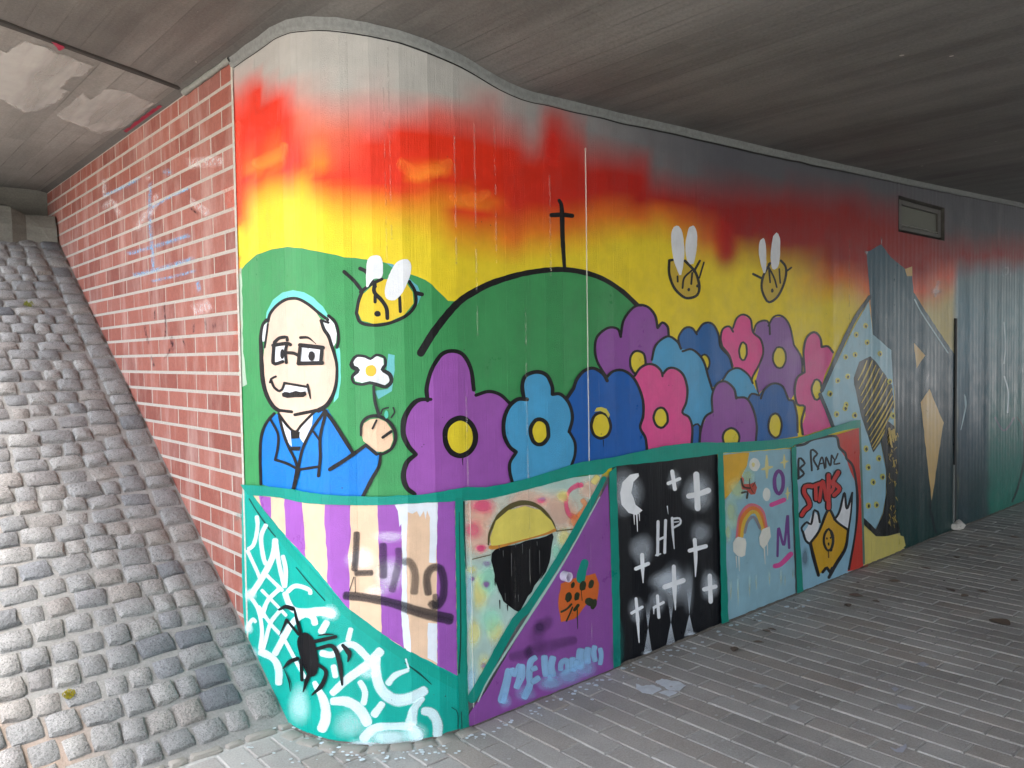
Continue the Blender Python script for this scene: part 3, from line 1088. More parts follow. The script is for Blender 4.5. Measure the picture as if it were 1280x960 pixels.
# ================================================================== PAINTED WALL
Gc, Rc, Oc, Yc, Pc = (180, 179, 173), (234, 52, 24), (246, 132, 34), (240, 214, 44), (232, 108, 82)
Bl, Tan = (112, 138, 148), (206, 190, 128)
COLS = [
    (292, [(92, Gc), (135, Rc), (272, Rc), (292, Yc)]),
    (322, [(86, Gc), (112, Rc), (190, Rc), (212, Oc), (222, Rc), (262, Yc)]),
    (334, [(96, Gc), (128, Rc), (180, Rc), (208, Oc), (214, Rc), (256, Yc)]),
    (346, [(94, Gc), (116, Rc), (170, Rc), (203, Oc), (212, Rc), (252, Yc)]),
    (362, [(98, Gc), (132, Rc), (215, Rc), (252, Yc)]),
    (374, [(100, Gc), (150, Pc), (205, Rc), (248, Yc)]),
    (400, [(105, Gc), (158, Pc), (205, Oc), (222, Rc), (262, Yc)]),
    (422, [(108, Gc), (165, Pc), (225, Rc), (282, Yc)]),  # salmon on the rounded corner is its pink glare, painted into the colour
    (470, [(100, Gc), (180, Rc), (232, Rc), (282, Yc)]),
    (500, [(118, Gc), (162, Rc), (238, Rc), (290, Yc)]),
    (522, [(120, Gc), (156, Rc), (195, Rc), (224, Oc), (232, Rc), (300, Yc)]),
    (545, [(118, Gc), (152, Rc), (195, Rc), (214, Oc), (224, Rc), (310, Yc)]),
    (575, [(118, Gc), (160, Rc), (225, Rc), (255, Oc), (262, Rc), (325, Yc)]),
    (605, [(108, Gc), (176, Rc), (238, Rc), (256, Oc), (266, Rc), (330, Yc)]),
    (640, [(138, Gc), (188, Rc), (255, Rc), (300, Oc), (332, Yc)]),
    (665, [(158, Gc), (205, Rc), (250, Rc), (285, Oc), (328, Yc)]),
    (690, [(118, Gc), (158, Rc), (255, Rc), (288, Oc), (325, Yc)]),
    (726, [(140, Gc), (192, Rc), (248, Rc), (280, Oc), (322, Yc)]),
    (738, [(165, Gc), (215, Rc), (245, Rc), (270, Oc), (318, Yc)]),
    (775, [(175, Gc), (218, Rc), (240, Rc), (268, Oc), (305, Yc)]),
    (803, [(178, Gc), (212, Rc), (252, Rc), (275, Oc), (305, Yc)]),
    (822, [(205, Gc), (248, Rc), (262, Oc), (308, Yc)]),
    (855, [(218, Gc), (252, Rc), (276, Oc), (316, Yc)]),
    (885, [(216, Gc), (260, Rc), (298, Oc), (332, Yc)]),
    (906, [(214, Gc), (262, Rc), (318, Rc), (346, Yc)]),
    (930, [(216, Gc), (258, Rc), (290, Rc), (336, Yc)]),
    (970, [(220, Gc), (258, Rc), (302, Rc), (345, Yc)]),
    (1050, [(225, Gc), (262, Rc), (325, Rc), (348, Oc), (384, Yc)]),
    (1100, [(236, Gc), (275, Rc), (338, Rc), (362, Pc), (400, Tan)]),
    (1150, [(252, Gc), (300, Rc), (338, Rc), (362, Pc), (392, Tan)]),
    (1188, [(285, Gc), (322, Rc), (345, Pc), (378, Tan)]),
    (1198, [(288, Gc), (322, Rc), (350, Bl), (380, (96, 138, 156)), (460, (58, 102, 122)), (540, (20, 62, 82)), (600, (8, 48, 56))]),
    (1232, [(290, Gc), (322, Rc), (345, Bl), (400, (80, 122, 138)), (470, (40, 84, 100)), (545, (16, 66, 80)), (610, (6, 58, 60))]),
    (1240, [(290, Gc), (322, Rc), (345, Bl), (400, (84, 128, 140)), (470, (44, 96, 108)), (520, (20, 98, 96)), (640, (16, 122, 102))]),
    (1300, [(288, Gc), (318, Rc), (340, Bl), (400, (96, 142, 152)), (470, (48, 106, 112)), (520, (22, 106, 98)), (640, (18, 124, 104))]),
]
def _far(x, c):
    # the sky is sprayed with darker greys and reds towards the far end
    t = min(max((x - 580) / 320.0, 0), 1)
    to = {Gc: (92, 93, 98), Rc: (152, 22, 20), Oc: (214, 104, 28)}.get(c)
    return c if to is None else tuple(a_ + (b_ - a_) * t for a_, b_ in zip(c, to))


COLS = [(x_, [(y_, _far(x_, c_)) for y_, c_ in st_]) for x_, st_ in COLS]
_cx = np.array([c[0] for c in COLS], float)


def ycol(stops, y):
    ys_ = [s_[0] for s_ in stops]
    cs = np.array([lin(s_[1]) for s_ in stops])
    return np.array([np.interp(y, ys_, cs[:, k]) for k in range(3)])


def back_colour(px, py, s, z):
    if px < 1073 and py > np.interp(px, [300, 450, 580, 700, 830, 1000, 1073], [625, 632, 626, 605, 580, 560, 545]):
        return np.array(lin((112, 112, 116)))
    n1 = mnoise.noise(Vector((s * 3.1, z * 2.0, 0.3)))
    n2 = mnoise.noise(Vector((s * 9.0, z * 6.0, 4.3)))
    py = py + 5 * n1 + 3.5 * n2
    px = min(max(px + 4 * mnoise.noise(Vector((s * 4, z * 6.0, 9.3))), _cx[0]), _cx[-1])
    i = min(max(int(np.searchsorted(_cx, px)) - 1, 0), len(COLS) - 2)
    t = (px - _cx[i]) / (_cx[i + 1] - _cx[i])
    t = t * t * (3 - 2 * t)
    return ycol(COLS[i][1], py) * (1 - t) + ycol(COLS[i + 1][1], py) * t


# recess for the wall lamp
LS0, LS1 = (px_to_wall([(1123, 262)])[0, 0], px_to_wall([(1180, 277)])[0, 0])
LZ0, LZ1 = 2.342 * K, 2.60 * K

cols_s = []
for i in range(1, len(S) - 1):
    n = 3 if S[i + 1] - S[i] > 0.06 else 1
    for k in range(n):
        cols_s.append(S[i] + (S[i + 1] - S[i]) * k / n)
cols_s.append(S[-1])
cols_s = [s_ for s_ in cols_s if min(abs(s_ - LS0), abs(s_ - LS1)) > 0.006] + [LS0, LS1]
cols_s = np.array(sorted(cols_s))
Xs = wall_pos(cols_s, np.zeros(len(cols_s)), np.zeros(len(cols_s)))[:, 0]
NR = 96
zt_col = ceil_z(Xs) + 0.01
base_rows = list(np.linspace(-0.02, LZ0 - 0.02, 84)) + [LZ0, LZ0 + .08, LZ0 + .16, LZ1]
wv, wuv, wcol = [], [], []
for c, s_ in enumerate(cols_s):
    zz = base_rows + list(np.linspace(LZ1, zt_col[c], 5)[1:])
    P = wall_pos(np.full(len(zz), s_), zz, np.zeros(len(zz)))
    for p in P:
        wv.append(tuple(p))
        wuv.append((s_, p[2]))
nr = len(base_rows) + 4
PXY = project(wv)
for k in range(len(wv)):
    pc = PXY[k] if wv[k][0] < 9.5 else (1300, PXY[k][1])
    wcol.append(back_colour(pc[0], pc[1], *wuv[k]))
iz0, iz1 = len(base_rows) - 4, len(base_rows) - 1
wf = []
for c in range(len(cols_s) - 1):
    for r_ in range(nr - 1):
        if LS0 - 1e-6 <= cols_s[c] and cols_s[c + 1] <= LS1 + 1e-6 and iz0 <= r_ < iz1:
            continue
        a = c * nr + r_
        wf.append((a, a + nr, a + nr + 1, a + 1))
n_front = len(wv)
# sides and back give the wall its thickness
bk = len(wv)
wv += [(XB + 0.14, Y_EDGE, -0.02), (XB + 0.14, Y_EDGE, Z_CEIL), (X_END, YW + 0.45, -0.02), (X_END, YW + 0.45, Z_CEIL), (XB + 0.7, YW + 0.45, -0.02), (XB + 0.7, YW + 0.45, Z_CEIL)]
for q_ in wv[bk:]:
    wuv.append((0, q_[2]))
    wcol.append(np.array(lin(Gc)))
wf += [(0, nr - 1, bk + 1, bk), (bk, bk + 1, bk + 5, bk + 4), (bk + 4, bk + 5, bk + 3, bk + 2), (bk + 2, bk + 3, (len(cols_s) - 1) * nr + nr - 1, (len(cols_s) - 1) * nr)]


def set_attrs(me, uvs, tint=None, fade=None):
    ul = me.uv_layers.new(name="wall")
    li = np.zeros(len(me.loops), dtype=np.int32)
    me.loops.foreach_get("vertex_index", li)
    ul.data.foreach_set("uv", np.asarray(uvs, np.float32)[li].ravel())
    if tint is not None:
        a_ = me.color_attributes.new("tint", 'FLOAT_COLOR', 'POINT')
        a_.data.foreach_set("color", np.column_stack([np.asarray(tint), np.ones(len(tint))]).astype(np.float32).ravel())
    if fade is not None:
        a_ = me.attributes.new("fade", 'FLOAT', 'POINT')
        a_.data.foreach_set("value", np.asarray(fade, np.float32))


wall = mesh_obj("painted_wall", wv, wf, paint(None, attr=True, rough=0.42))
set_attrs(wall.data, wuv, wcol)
tag(wall, "round-cornered concrete wall covered with a colourful flower and sunset mural", "wall", kind="thing")

# ---- brush: turns outlines and strokes seen in the picture into thin coats lying on the wall
CELL = 3
LMAP = np.zeros((330, 430), np.int16)
LSTEP = 0.00028


def crop(x0, y0, sc):
    return lambda l: [(x0 + a_[0] / sc, y0 + a_[1] / sc) for a_ in l]


A = crop(280, 290, 4.923)
Bq = crop(290, 440, 4.923)
Cq = crop(500, 420, 4.8)
D = crop(720, 370, 3.765)
Eq = crop(290, 600, 4.267)
Fq = crop(290, 735, 4.267)
Gq = crop(560, 590, 5.818)
Hq = crop(570, 700, 4.8)
Iq = crop(750, 550, 3.43)
Jq = crop(890, 530, 3.84)
Kq = crop(1000, 300, 4.571)
Lq = crop(1000, 480, 4.571)
Mq = crop(680, 150, 4.0)
Pq = crop(320, 355, 6.0)
Qq = crop(700, 420, 5.333)
I4 = crop(0, 0, 1)


def spline(pts, step=2.5, closed=False):
    p = np.array(pts, float)
    if len(p) == 2 and not closed:
        n = max(2, int(np.linalg.norm(p[1] - p[0]) / step))
        return p[0] + (p[1] - p[0]) * np.linspace(0, 1, n + 1)[:, None]
    if closed:
        q_ = np.vstack([p[-1:], p, p[:2]])
    else:
        q_ = np.vstack([2 * p[0] - p[1], p, 2 * p[-1] - p[-2]])
    out = []
    for i in range(1, len(q_) - 2):
        a_, b_, c_, d_ = q_[i - 1], q_[i], q_[i + 1], q_[i + 2]
        n = max(1, int(np.linalg.norm(c_ - b_) / step))
        for k in range(n):
            t = k / n
            out.append(0.5 * (2 * b_ + (c_ - a_) * t + (2 * a_ - 5 * b_ + 4 * c_ - d_) * t * t + (3 * b_ - a_ - 3 * c_ + d_) * t ** 3))
    if not closed:
        out.append(p[-1])
    return np.array(out)


def dense(pts, step=7.0):
    out = []
    for k in range(len(pts)):
        p, q_ = np.array(pts[k], float), np.array(pts[(k + 1) % len(pts)], float)
        n = max(1, int(np.linalg.norm(q_ - p) / step))
        for i in range(n):
            out.append(p + (q_ - p) * i / n)
    return np.array(out)


def cells_poly(P):
    x0, y0 = np.floor(P.min(0) / CELL).astype(int) - 1
    x1, y1 = np.ceil(P.max(0) / CELL).astype(int) + 1
    x0, y0, x1, y1 = max(x0, 0), max(y0, 0), min(x1, LMAP.shape[1] - 1), min(y1, LMAP.shape[0] - 1)
    gx, gy = np.meshgrid(np.arange(x0, x1 + 1), np.arange(y0, y1 + 1))
    X_, Y_ = (gx + 0.5) * CELL, (gy + 0.5) * CELL
    ins = np.zeros(X_.shape, bool)
    n = len(P)
    for k in range(n):
        a_, b_ = P[k], P[(k + 1) % n]
        cnd = (a_[1] > Y_) != (b_[1] > Y_)
        with np.errstate(divide='ignore', invalid='ignore'):
            xi = (b_[0] - a_[0]) * (Y_ - a_[1]) / (b_[1] - a_[1] + 1e-12) + a_[0]
        ins ^= cnd & (X_ < xi)
    m = np.zeros_like(LMAP, bool)
    m[y0:y1 + 1, x0:x1 + 1] = ins
    pc = np.clip((P / CELL).astype(int), 0, [LMAP.shape[1] - 1, LMAP.shape[0] - 1])
    m[pc[:, 1], pc[:, 0]] = True
    return m


def cells_stroke(C, W):
    m = np.zeros_like(LMAP, bool)
    for c, w in zip(C, W):
        r_ = int(math.ceil((w / 2 + 1) / CELL))
        cx, cy = int(c[0] / CELL), int(c[1] / CELL)
        m[max(cy - r_, 0):max(cy + r_ + 1, 0), max(cx - r_, 0):max(cx + r_ + 1, 0)] = True
    return m


def take_layer(m, add=1):
    l = int(LMAP[m].max()) + 1 if m.any() else 1
    LMAP[m] = l
    return l


class Coat:
    """collects prims in picture space, lays them on the wall as one mesh"""

    def __init__(self):
        self.v, self.f, self.fade, self.off, self.marks = [], [], [], [], []

    def _add(self, v, f, fade, off):
        b = len(self.v)
        self.marks.append((len(self.v), len(self.f)))
        self.v += [tuple(p) for p in v]
        self.f += [tuple(b + i for i in t) for t in f]
        self.fade += list(fade)
        self.off += list(off)

    def poly(self, pts, wob=0.35, smooth=False):
        P = spline(pts, 3.0, True) if smooth else dense(pts)
        if wob:
            P = P + np.array([[random.uniform(-wob, wob), random.uniform(-wob, wob)] for _ in P])
        l = take_layer(cells_poly(P))
        co, _e, tri, _a, _b, _c = delaunay_2d_cdt([Vector((p[0], p[1])) for p in P], [], [list(range(len(P)))], 1, 1e-5)
        self._add([tuple(q_) for q_ in co], tri, [1] * len(co), [l * LSTEP] * len(co))
        return self

    def ell(self, c, rx, ry, rot=0.0, wob=0.3):
        n = max(10, int(2 * math.pi * max(rx, ry) / 3))
        cr, sr = math.cos(rot), math.sin(rot)
        P = []
        for k in range(n):
            t = 2 * math.pi * k / n
            u, v = rx * math.cos(t), ry * math.sin(t)
            P.append((c[0] + u * cr - v * sr, c[1] + u * sr + v * cr))
        return self.poly(P, wob)

    def stroke(self, pts, w, closed=False, soft=0.0, a=1.0, step=2.5, wob=0.0):
        if soft:
            step = max(0.8, min(step, (min(w) if isinstance(w, (list, tuple)) else w) / 4))
        C = spline(pts, step, closed)
        n = len(C)
        if n < 2:
            return self
        if wob:
            C = C + np.array([[random.uniform(-wob, wob), random.uniform(-wob, wob)] for _ in C])
        ww = np.interp(np.linspace(0, 1, n), np.linspace(0, 1, len(w)), w) if isinstance(w, (list, tuple)) else np.full(n, float(w))
        ww = ww * np.array([1 + 0.10 * mnoise.noise(Vector((c[0] * .13, c[1] * .13, 2.2))) for c in C])
        if soft and not closed:
            acc = np.concatenate([[0], np.cumsum(np.linalg.norm(np.diff(C, axis=0), axis=1))])
            dist = np.minimum(acc, acc[-1] - acc)
            q_ = np.clip(dist / np.maximum(ww * 0.55, 0.3), 0, 1)
            ww = ww * np.maximum(np.sqrt(1 - (1 - q_) ** 2), 0.12)
        T = np.roll(C, -1, 0) - np.roll(C, 1, 0) if closed else np.gradient(C, axis=0)
        T /= np.maximum(np.linalg.norm(T, axis=1), 1e-6)[:, None]
        Nn = np.stack([-T[:, 1], T[:, 0]], 1)
        l = take_layer(cells_stroke(C, ww * (1 + soft))) * LSTEP
        inc = 0.00010 / n
        prof = [(-1, 1), (1, 1)] if not soft else [(-1 - soft * 0.8, 0.0), (-1 + soft * 0.3, 0.9), (0, 1.0), (1 - soft * 0.3, 0.9), (1 + soft * 0.8, 0.0)]
        m = len(prof)
        v, fd, of, f = [], [], [], []
        for k in range(n):
            end = 1.0
            if soft and not closed:
                end = 0.0 if k in (0, n - 1) else 1.0
            for (u, al) in prof:
                v.append(C[k] + Nn[k] * u * ww[k] / 2)
                fd.append(al * a * end)
                of.append(l + inc * k)
        for k in range(n if closed else n - 1):
            k2 = (k + 1) % n
            for j in range(m - 1):
                f.append((k * m + j, k * m + j + 1, k2 * m + j + 1, k2 * m + j))
        if not closed and not soft:                       # round ends
            for k, sgn_ in ((0, -1), (n - 1, 1)):
                b = len(v)
                v.append(C[k])
                fd.append(a)
                of.append(l + inc * k)
                ns_ = 6
                for q_ in range(ns_ + 1):
                    t = -math.pi / 2 + math.pi * q_ / ns_
                    v.append(C[k] + (T[k] * sgn_ * math.cos(t) + Nn[k] * math.sin(t)) * ww[k] / 2)
                    fd.append(a)
                    of.append(l + inc * k)
                for q_ in range(ns_):
                    f.append((b, b + 1 + q_, b + 2 + q_))
        self._add(v, f, fd, of)
        return self

    def blob(self, c, rx, ry, a=0.8, core=0.35, rot=0.0):
        n = 20
        cr, sr = math.cos(rot), math.sin(rot)
        rings = [(core, a), (0.62, a * 0.55), (0.82, a * 0.2), (1.0, 0.0)]
        v, fd, f = [c], [a], []
        for (r_, al) in rings:
            for k in range(n):
                t = 2 * math.pi * k / n
                jit = 1 + 0.06 * math.sin(3 * t + c[0])
                u, w_ = rx * r_ * jit * math.cos(t), ry * r_ * jit * math.sin(t)
                v.append((c[0] + u * cr - w_ * sr, c[1] + u * sr + w_ * cr))
                fd.append(al)
        for k in range(n):
            f.append((0, 1 + k, 1 + (k + 1) % n))
        for q_ in range(len(rings) - 1):
            for k in range(n):
                b, c2 = 1 + q_ * n, 1 + (q_ + 1) * n
                f.append((b + k, c2 + k, c2 + (k + 1) % n, b + (k + 1) % n))
        l = take_layer(cells_poly(np.array(v[1 + 3 * n:]))) * LSTEP
        self._add(v, f, fd, [l] * len(v))
        return self

    def fan(self, pts, fades):
        """one polygon whose corners carry their own thickness of paint"""
        P = np.array(pts, float)
        l = take_layer(cells_poly(P)) * LSTEP
        tri = tessellate_polygon([[Vector((p[0], p[1], 0)) for p in P]])
        self._add(P, tri, fades, [l] * len(P))
        return self

    def each(self, name, rgb, parent, **kw):
        """every piece a part of its own"""
        out = []
        mk = self.marks + [(len(self.v), len(self.f))]
        for (v0, f0), (v1, f1) in zip(mk[:-1], mk[1:]):
            c = Coat()
            c.v, c.fade, c.off = self.v[v0:v1], self.fade[v0:v1], self.off[v0:v1]
            c.f = [tuple(i - v0 for i in t) for t in self.f[f0:f1]]
            out.append(c.lay(name, rgb, parent, **kw))
        return out

    def lay(self, name, rgb, parent, soft=False, rough=0.34, grad=None, zcut=0.0, label=None, mat=None):
        sz = px_to_wall(self.v)
        sz[:, 1] = np.maximum(sz[:, 1], 0.001)
        bm = bmesh.new()
        fl = bm.verts.layers.float.new("fade")
        ol = bm.verts.layers.float.new("off")
        vs_ = []
        for k in range(len(sz)):
            vv = bm.verts.new((sz[k, 0], sz[k, 1], 0))
            vv[fl] = self.fade[k]
            vv[ol] = self.off[k]
            vs_.append(vv)
        for t in self.f:
            if len(set(t)) < 3:
                continue
            try:
                bm.faces.new([vs_[i] for i in t])
            except ValueError:
                pass
        lo, hi = sz[:, 0].min(), sz[:, 0].max()
        for s_ in S:
            if lo + 1e-4 < s_ < hi - 1e-4:
                near = [fc for fc in bm.faces if min(q_.co.x for q_ in fc.verts) < s_ - 1e-5 and max(q_.co.x for q_ in fc.verts) > s_ + 1e-5]
                if near:
                    ge = set(near)
                    for fc in near:
                        ge.update(fc.edges)
                        ge.update(fc.verts)
                    bmesh.ops.bisect_plane(bm, geom=list(ge), plane_co=(s_, 0, 0), plane_no=(1, 0, 0), dist=1e-6)
        if zcut:
            z = math.ceil(sz[:, 1].min() / zcut) * zcut
            while z < sz[:, 1].max():
                bmesh.ops.bisect_plane(bm, geom=bm.verts[:] + bm.edges[:] + bm.faces[:], plane_co=(0, z, 0), plane_no=(0, 1, 0), dist=1e-6)
                z += zcut
        loose = [q_ for q_ in bm.verts if not q_.link_faces]
        if loose:
            bmesh.ops.delete(bm, geom=loose, context='VERTS')
        bm.verts.ensure_lookup_table()
        s2 = np.array([q_.co.x for q_ in bm.verts])
        z2 = np.array([q_.co.y for q_ in bm.verts])
        o2 = np.array([q_[ol] for q_ in bm.verts])
        f2 = np.array([q_[fl] for q_ in bm.verts])
        P3 = wall_pos(s2, z2, o2)
        for q_, p in zip(bm.verts, P3):
            q_.co = p
        bm.normal_update()
        for fc in bm.faces:
            cc = fc.calc_center_median()
            if fc.normal.dot(Vector((0, 0, CAM_H)) - cc) < 0:
                fc.normal_flip()
        tint = None
        if grad:
            pp = project(P3)
            cs = [(y_, lin(c_)) for y_, c_ in grad]
            tint = np.stack([np.interp(pp[:, 1], [c_[0] for c_ in cs], [c_[1][k] for c_ in cs]) for k in range(3)], 1)
        o = bm_obj(name, bm, mat or paint(rgb, soft, rough, attr=bool(grad)), parent)
        set_attrs(o.data, np.column_stack([s2, z2]), tint, f2)
        if label:
            o["label"] = label
        return o


BLACK, WHITE = (13, 12, 15), (232, 236, 240)
GREEN, PURPLE, BLUE, LBLUE, PINK, YEL = (62, 150, 88), (152, 84, 172), (14, 92, 176), (74, 164, 212), (228, 78, 150), (230, 208, 48)
TEAL, PEACH = (12, 154, 136), (240, 214, 190)

# ---------------------------------------------------------------- hills and cross
top_left = A([(95, 250), (130, 200), (200, 140), (300, 105), (390, 92), (480, 100), (560, 115), (640, 130), (740, 155), (850, 165), (980, 185), (1050, 205), (1140, 260), (1190, 275), (1240, 295), (1280, 325)])
arc = [(575, 378), (596, 363), (620, 352), (660, 341), (705, 337), (745, 345), (775, 362), (800, 385)]
hill = Coat().poly(top_left + [(560, 376)] + [tuple(p) for p in spline(arc, 5)] + [(806, 420), (790, 470), (760, 500), (735, 600), (640, 622), (560, 632), (420, 636), (306, 622)], 0.5).lay(
    "painted_hill", GREEN, wall, label="green rolling hill painted behind the flowers")
Coat().stroke([(526, 441), (545, 411), (572, 379)] + arc[1:] + [(804, 389)], [10, 9.5, 8, 7, 6.5, 6, 5.5]).lay("outline", BLACK, hill)
Coat().poly(A([(90, 235), (106, 214), (112, 330), (118, 700), (140, 940), (90, 960), (86, 500)]), 0.8).lay("pale_edge", (176, 200, 176), hill)
Coat().stroke(Mq([(75, 402), (88, 440), (93, 600), (102, 745)]), [4.5, 6, 5.5, 4]).stroke(Mq([(36, 476), (90, 474), (140, 479)]), 5.6).lay(
    "painted_cross", BLACK, wall, label="thin black cross standing on the green hill")

# ---------------------------------------------------------------- flowers
def flower(X, fill, rgb, strokes, w, center=None, ring=0, label=None, ycol_=YEL, cpoly=None):
    o = Coat().poly(X(fill), 0.3, smooth=False).lay("painted_flower", rgb, wall, label=label)
    if center:
        (c, rx, ry) = center
        sc = (X([(1, 0)])[0][0] - X([(0, 0)])[0][0])
        cc = X([c])[0]
        Coat().ell(cc, rx * sc + ring * 0.3, ry * sc + ring * 0.3).lay("flower_center", ycol_, o)
        n = 16
        pts = [(cc[0] + (rx * sc + ring * .4) * math.cos(t) + random.uniform(-.4, .4), cc[1] + (ry * sc + ring * .4) * math.sin(t) + random.uniform(-.4, .4)) for t in [2 * math.pi * k / n for k in range(n)]]
        c2 = Coat().stroke(pts, ring, closed=True, step=2.0)
        if ring > 3 and random.random() < 0.7:
            c2.stroke([(cc[0] + 3, cc[1] + ry * sc + ring), (cc[0] + 3.2, cc[1] + ry * sc + ring + 8)], [1.3, 0.6])
        c2.lay("center_ring", BLACK, o)
    c = Coat()
    for k, s_ in enumerate(strokes):
        c.stroke(X(s_), w[k] if isinstance(w, (list, tuple)) else w)
    c.lay("outline", BLACK, o)
    return o


flower(D, [(840, 180), (850, 130), (880, 115), (910, 130), (930, 100), (970, 97), (1010, 140), (1025, 230), (1060, 290), (1065, 370), (1040, 440), (1010, 490), (980, 450), (940, 415), (890, 430), (860, 460), (845, 400), (860, 350), (870, 270), (855, 200)], (140, 90, 162),
       [[(835, 170), (850, 130), (885, 115), (908, 128), (912, 180)], [(905, 140), (930, 98), (970, 95), (1005, 140), (1025, 230)], [(1025, 230), (1060, 290), (1063, 365)], [(845, 400), (858, 465)]], 2.4, ((957, 290), 27, 46), 2.4,
       "purple flower behind, between the upright pink ones")
flower(D, [(480, 240), (480, 190), (510, 150), (550, 150), (570, 170), (600, 130), (640, 130), (670, 180), (680, 240), (720, 290), (735, 340), (690, 390), (645, 430), (625, 410), (580, 330), (520, 290)], (22, 98, 168),
       [[(490, 240), (482, 195), (510, 152), (545, 150), (568, 180)], [(568, 170), (600, 130), (640, 130), (668, 175), (680, 240), (720, 285), (735, 335)]], 2.6, ((604, 315), 20, 36), 2.4,
       "dark blue flower half hidden behind a pale blue one")
flower(D, [(680, 190), (690, 155), (715, 145), (735, 155), (750, 110), (785, 88), (820, 110), (830, 170), (865, 200), (880, 260), (860, 320), (835, 370), (825, 405), (790, 360), (735, 330), (720, 280), (690, 240)], (228, 74, 146),
       [[(690, 245), (680, 200), (690, 155), (720, 143), (738, 168)], [(738, 150), (755, 105), (785, 87), (820, 108), (832, 170), (868, 205), (880, 265), (860, 325), (830, 380), (825, 410)], [(690, 240), (720, 280), (736, 330)]], 2.5, ((785, 260), 15, 38), 2.5,
       "small pink flower at the top of the bunch")
flower(D, [(90, 260), (95, 200), (130, 160), (190, 150), (210, 180), (225, 110), (280, 50), (330, 50), (370, 90), (385, 150), (410, 125), (435, 150), (440, 210), (400, 300), (340, 360), (270, 385), (140, 380), (100, 310)], (146, 80, 164),
       [[(140, 378), (100, 310), (88, 250), (100, 190), (150, 150), (195, 155), (210, 192)], [(210, 182), (225, 110), (275, 50), (330, 48), (370, 90), (383, 150)], [(383, 150), (405, 125), (430, 145), (435, 188)]], 3.2, ((290, 312), 33, 50), 3.0,
       "big purple flower touching the edge of the hill")
flower(D, [(690, 395), (720, 350), (765, 340), (810, 370), (835, 420), (858, 465), (820, 500), (760, 490), (700, 440)], (74, 160, 204), [[(690, 395), (720, 352), (765, 340), (810, 372), (830, 410)]], 2.5, None, 0,
       "small pale blue petal tucked under the small pink flower")
flower(D, [(355, 300), (375, 230), (430, 190), (475, 215), (495, 250), (545, 250), (600, 300), (625, 400), (645, 440), (640, 540), (600, 590), (580, 620), (530, 640), (480, 560), (440, 420), (400, 370), (360, 330)], (78, 162, 208),
       [[(355, 300), (375, 230), (430, 190), (475, 215), (492, 248)], [(500, 260), (545, 252), (595, 300), (622, 385), (640, 442)]], 2.9, None, 0,
       "pale blue flower without a centre in the middle of the bunch")
sliver = Coat().poly(D([(545, 612), (560, 604), (580, 612), (584, 690), (543, 695)])).lay("painted_flower", (18, 92, 166), wall, label="sliver of a dark blue flower above the teal band")
Coat().stroke(D([(543, 690), (545, 615), (560, 604), (580, 612), (578, 690)]), 2.4).lay("outline", BLACK, sliver)
flower(D, [(1075, 360), (1070, 260), (1085, 190), (1120, 170), (1145, 190), (1155, 240), (1180, 235), (1210, 270), (1200, 310), (1170, 370), (1150, 450), (1175, 540), (1200, 615), (1070, 658), (1060, 620), (1080, 560), (1075, 520), (1040, 515), (1028, 450), (1040, 380)], (220, 78, 146),
       [[(1075, 358), (1070, 260), (1085, 195), (1120, 170), (1148, 195), (1155, 240)], [(1155, 240), (1185, 237), (1208, 265)], [(1075, 358), (1040, 385), (1028, 445), (1040, 510), (1075, 520), (1060, 590), (1066, 650)]], 2.8, ((1132, 440), 19, 44), 2.6,
       "tall pink flower beside the pale angular figure")
flower(D, [(810, 490), (825, 462), (860, 465), (880, 440), (920, 412), (960, 420), (990, 450), (1000, 490), (1030, 500), (1040, 560), (1042, 660), (845, 690), (850, 610), (835, 540)], (20, 94, 164),
       [[(805, 490), (825, 460), (860, 468)], [(868, 482), (885, 440), (925, 412), (970, 425), (1000, 490), (1020, 492), (1038, 560), (1041, 640)]], 2.7, ((935, 610), 27, 53), 2.7,
       "dark blue flower at the narrow end of the bunch")
flower(D, [(640, 540), (635, 470), (660, 415), (700, 400), (740, 430), (755, 475), (800, 480), (835, 540), (850, 610), (846, 690), (578, 705), (590, 620), (610, 570)], (146, 80, 160),
       [[(640, 545), (638, 470), (660, 415), (700, 402), (740, 435), (752, 482)], [(755, 478), (800, 482), (832, 535), (848, 610), (844, 680)], [(640, 545), (605, 570), (585, 630), (579, 695)]], 2.8, ((727, 668), 35, 42), 2.8,
       "purple flower whose centre is cut by the teal band")
flower(Qq, [(490, 280), (530, 220), (580, 190), (630, 195), (670, 230), (680, 260), (720, 220), (770, 220), (820, 270), (845, 360), (840, 440), (810, 510), (860, 545), (880, 620), (872, 730), (575, 785), (560, 680), (530, 610), (545, 520), (540, 400), (510, 310)], (230, 80, 150),
       [[(495, 265), (530, 215), (580, 188), (630, 195), (670, 232), (680, 268)], [(680, 255), (720, 215), (770, 218), (820, 262), (845, 350), (838, 440), (812, 510), (855, 540), (878, 610), (874, 718)]], 3.0, ((668, 545), 41, 60), 3.0,
       "pink flower overlapped by the big dark blue one")
f3 = flower(Qq, [(25, 430), (80, 360), (110, 280), (160, 230), (220, 215), (280, 250), (310, 290), (350, 240), (410, 230), (470, 260), (510, 320), (545, 420), (550, 520), (530, 610), (560, 670), (577, 785), (400, 830), (70, 890), (75, 850), (60, 650), (60, 480)], BLUE,
            [[(25, 440), (85, 350)], [(85, 352), (110, 285), (160, 230), (220, 215), (280, 250), (310, 298)], [(310, 270), (350, 235), (410, 228), (470, 262), (515, 330), (548, 430), (550, 530), (530, 610), (565, 680), (576, 768)]], [4.5, 4.2, 3.4], ((268, 597), 56, 78), 3.6,
            "big dark blue flower crossed by the bright seam in the wall")
Coat().poly(Qq([(225, 505), (240, 480), (270, 472), (305, 485), (328, 525), (318, 545), (300, 515), (265, 500)])).lay("paint_smear", (214, 202, 80), f3)
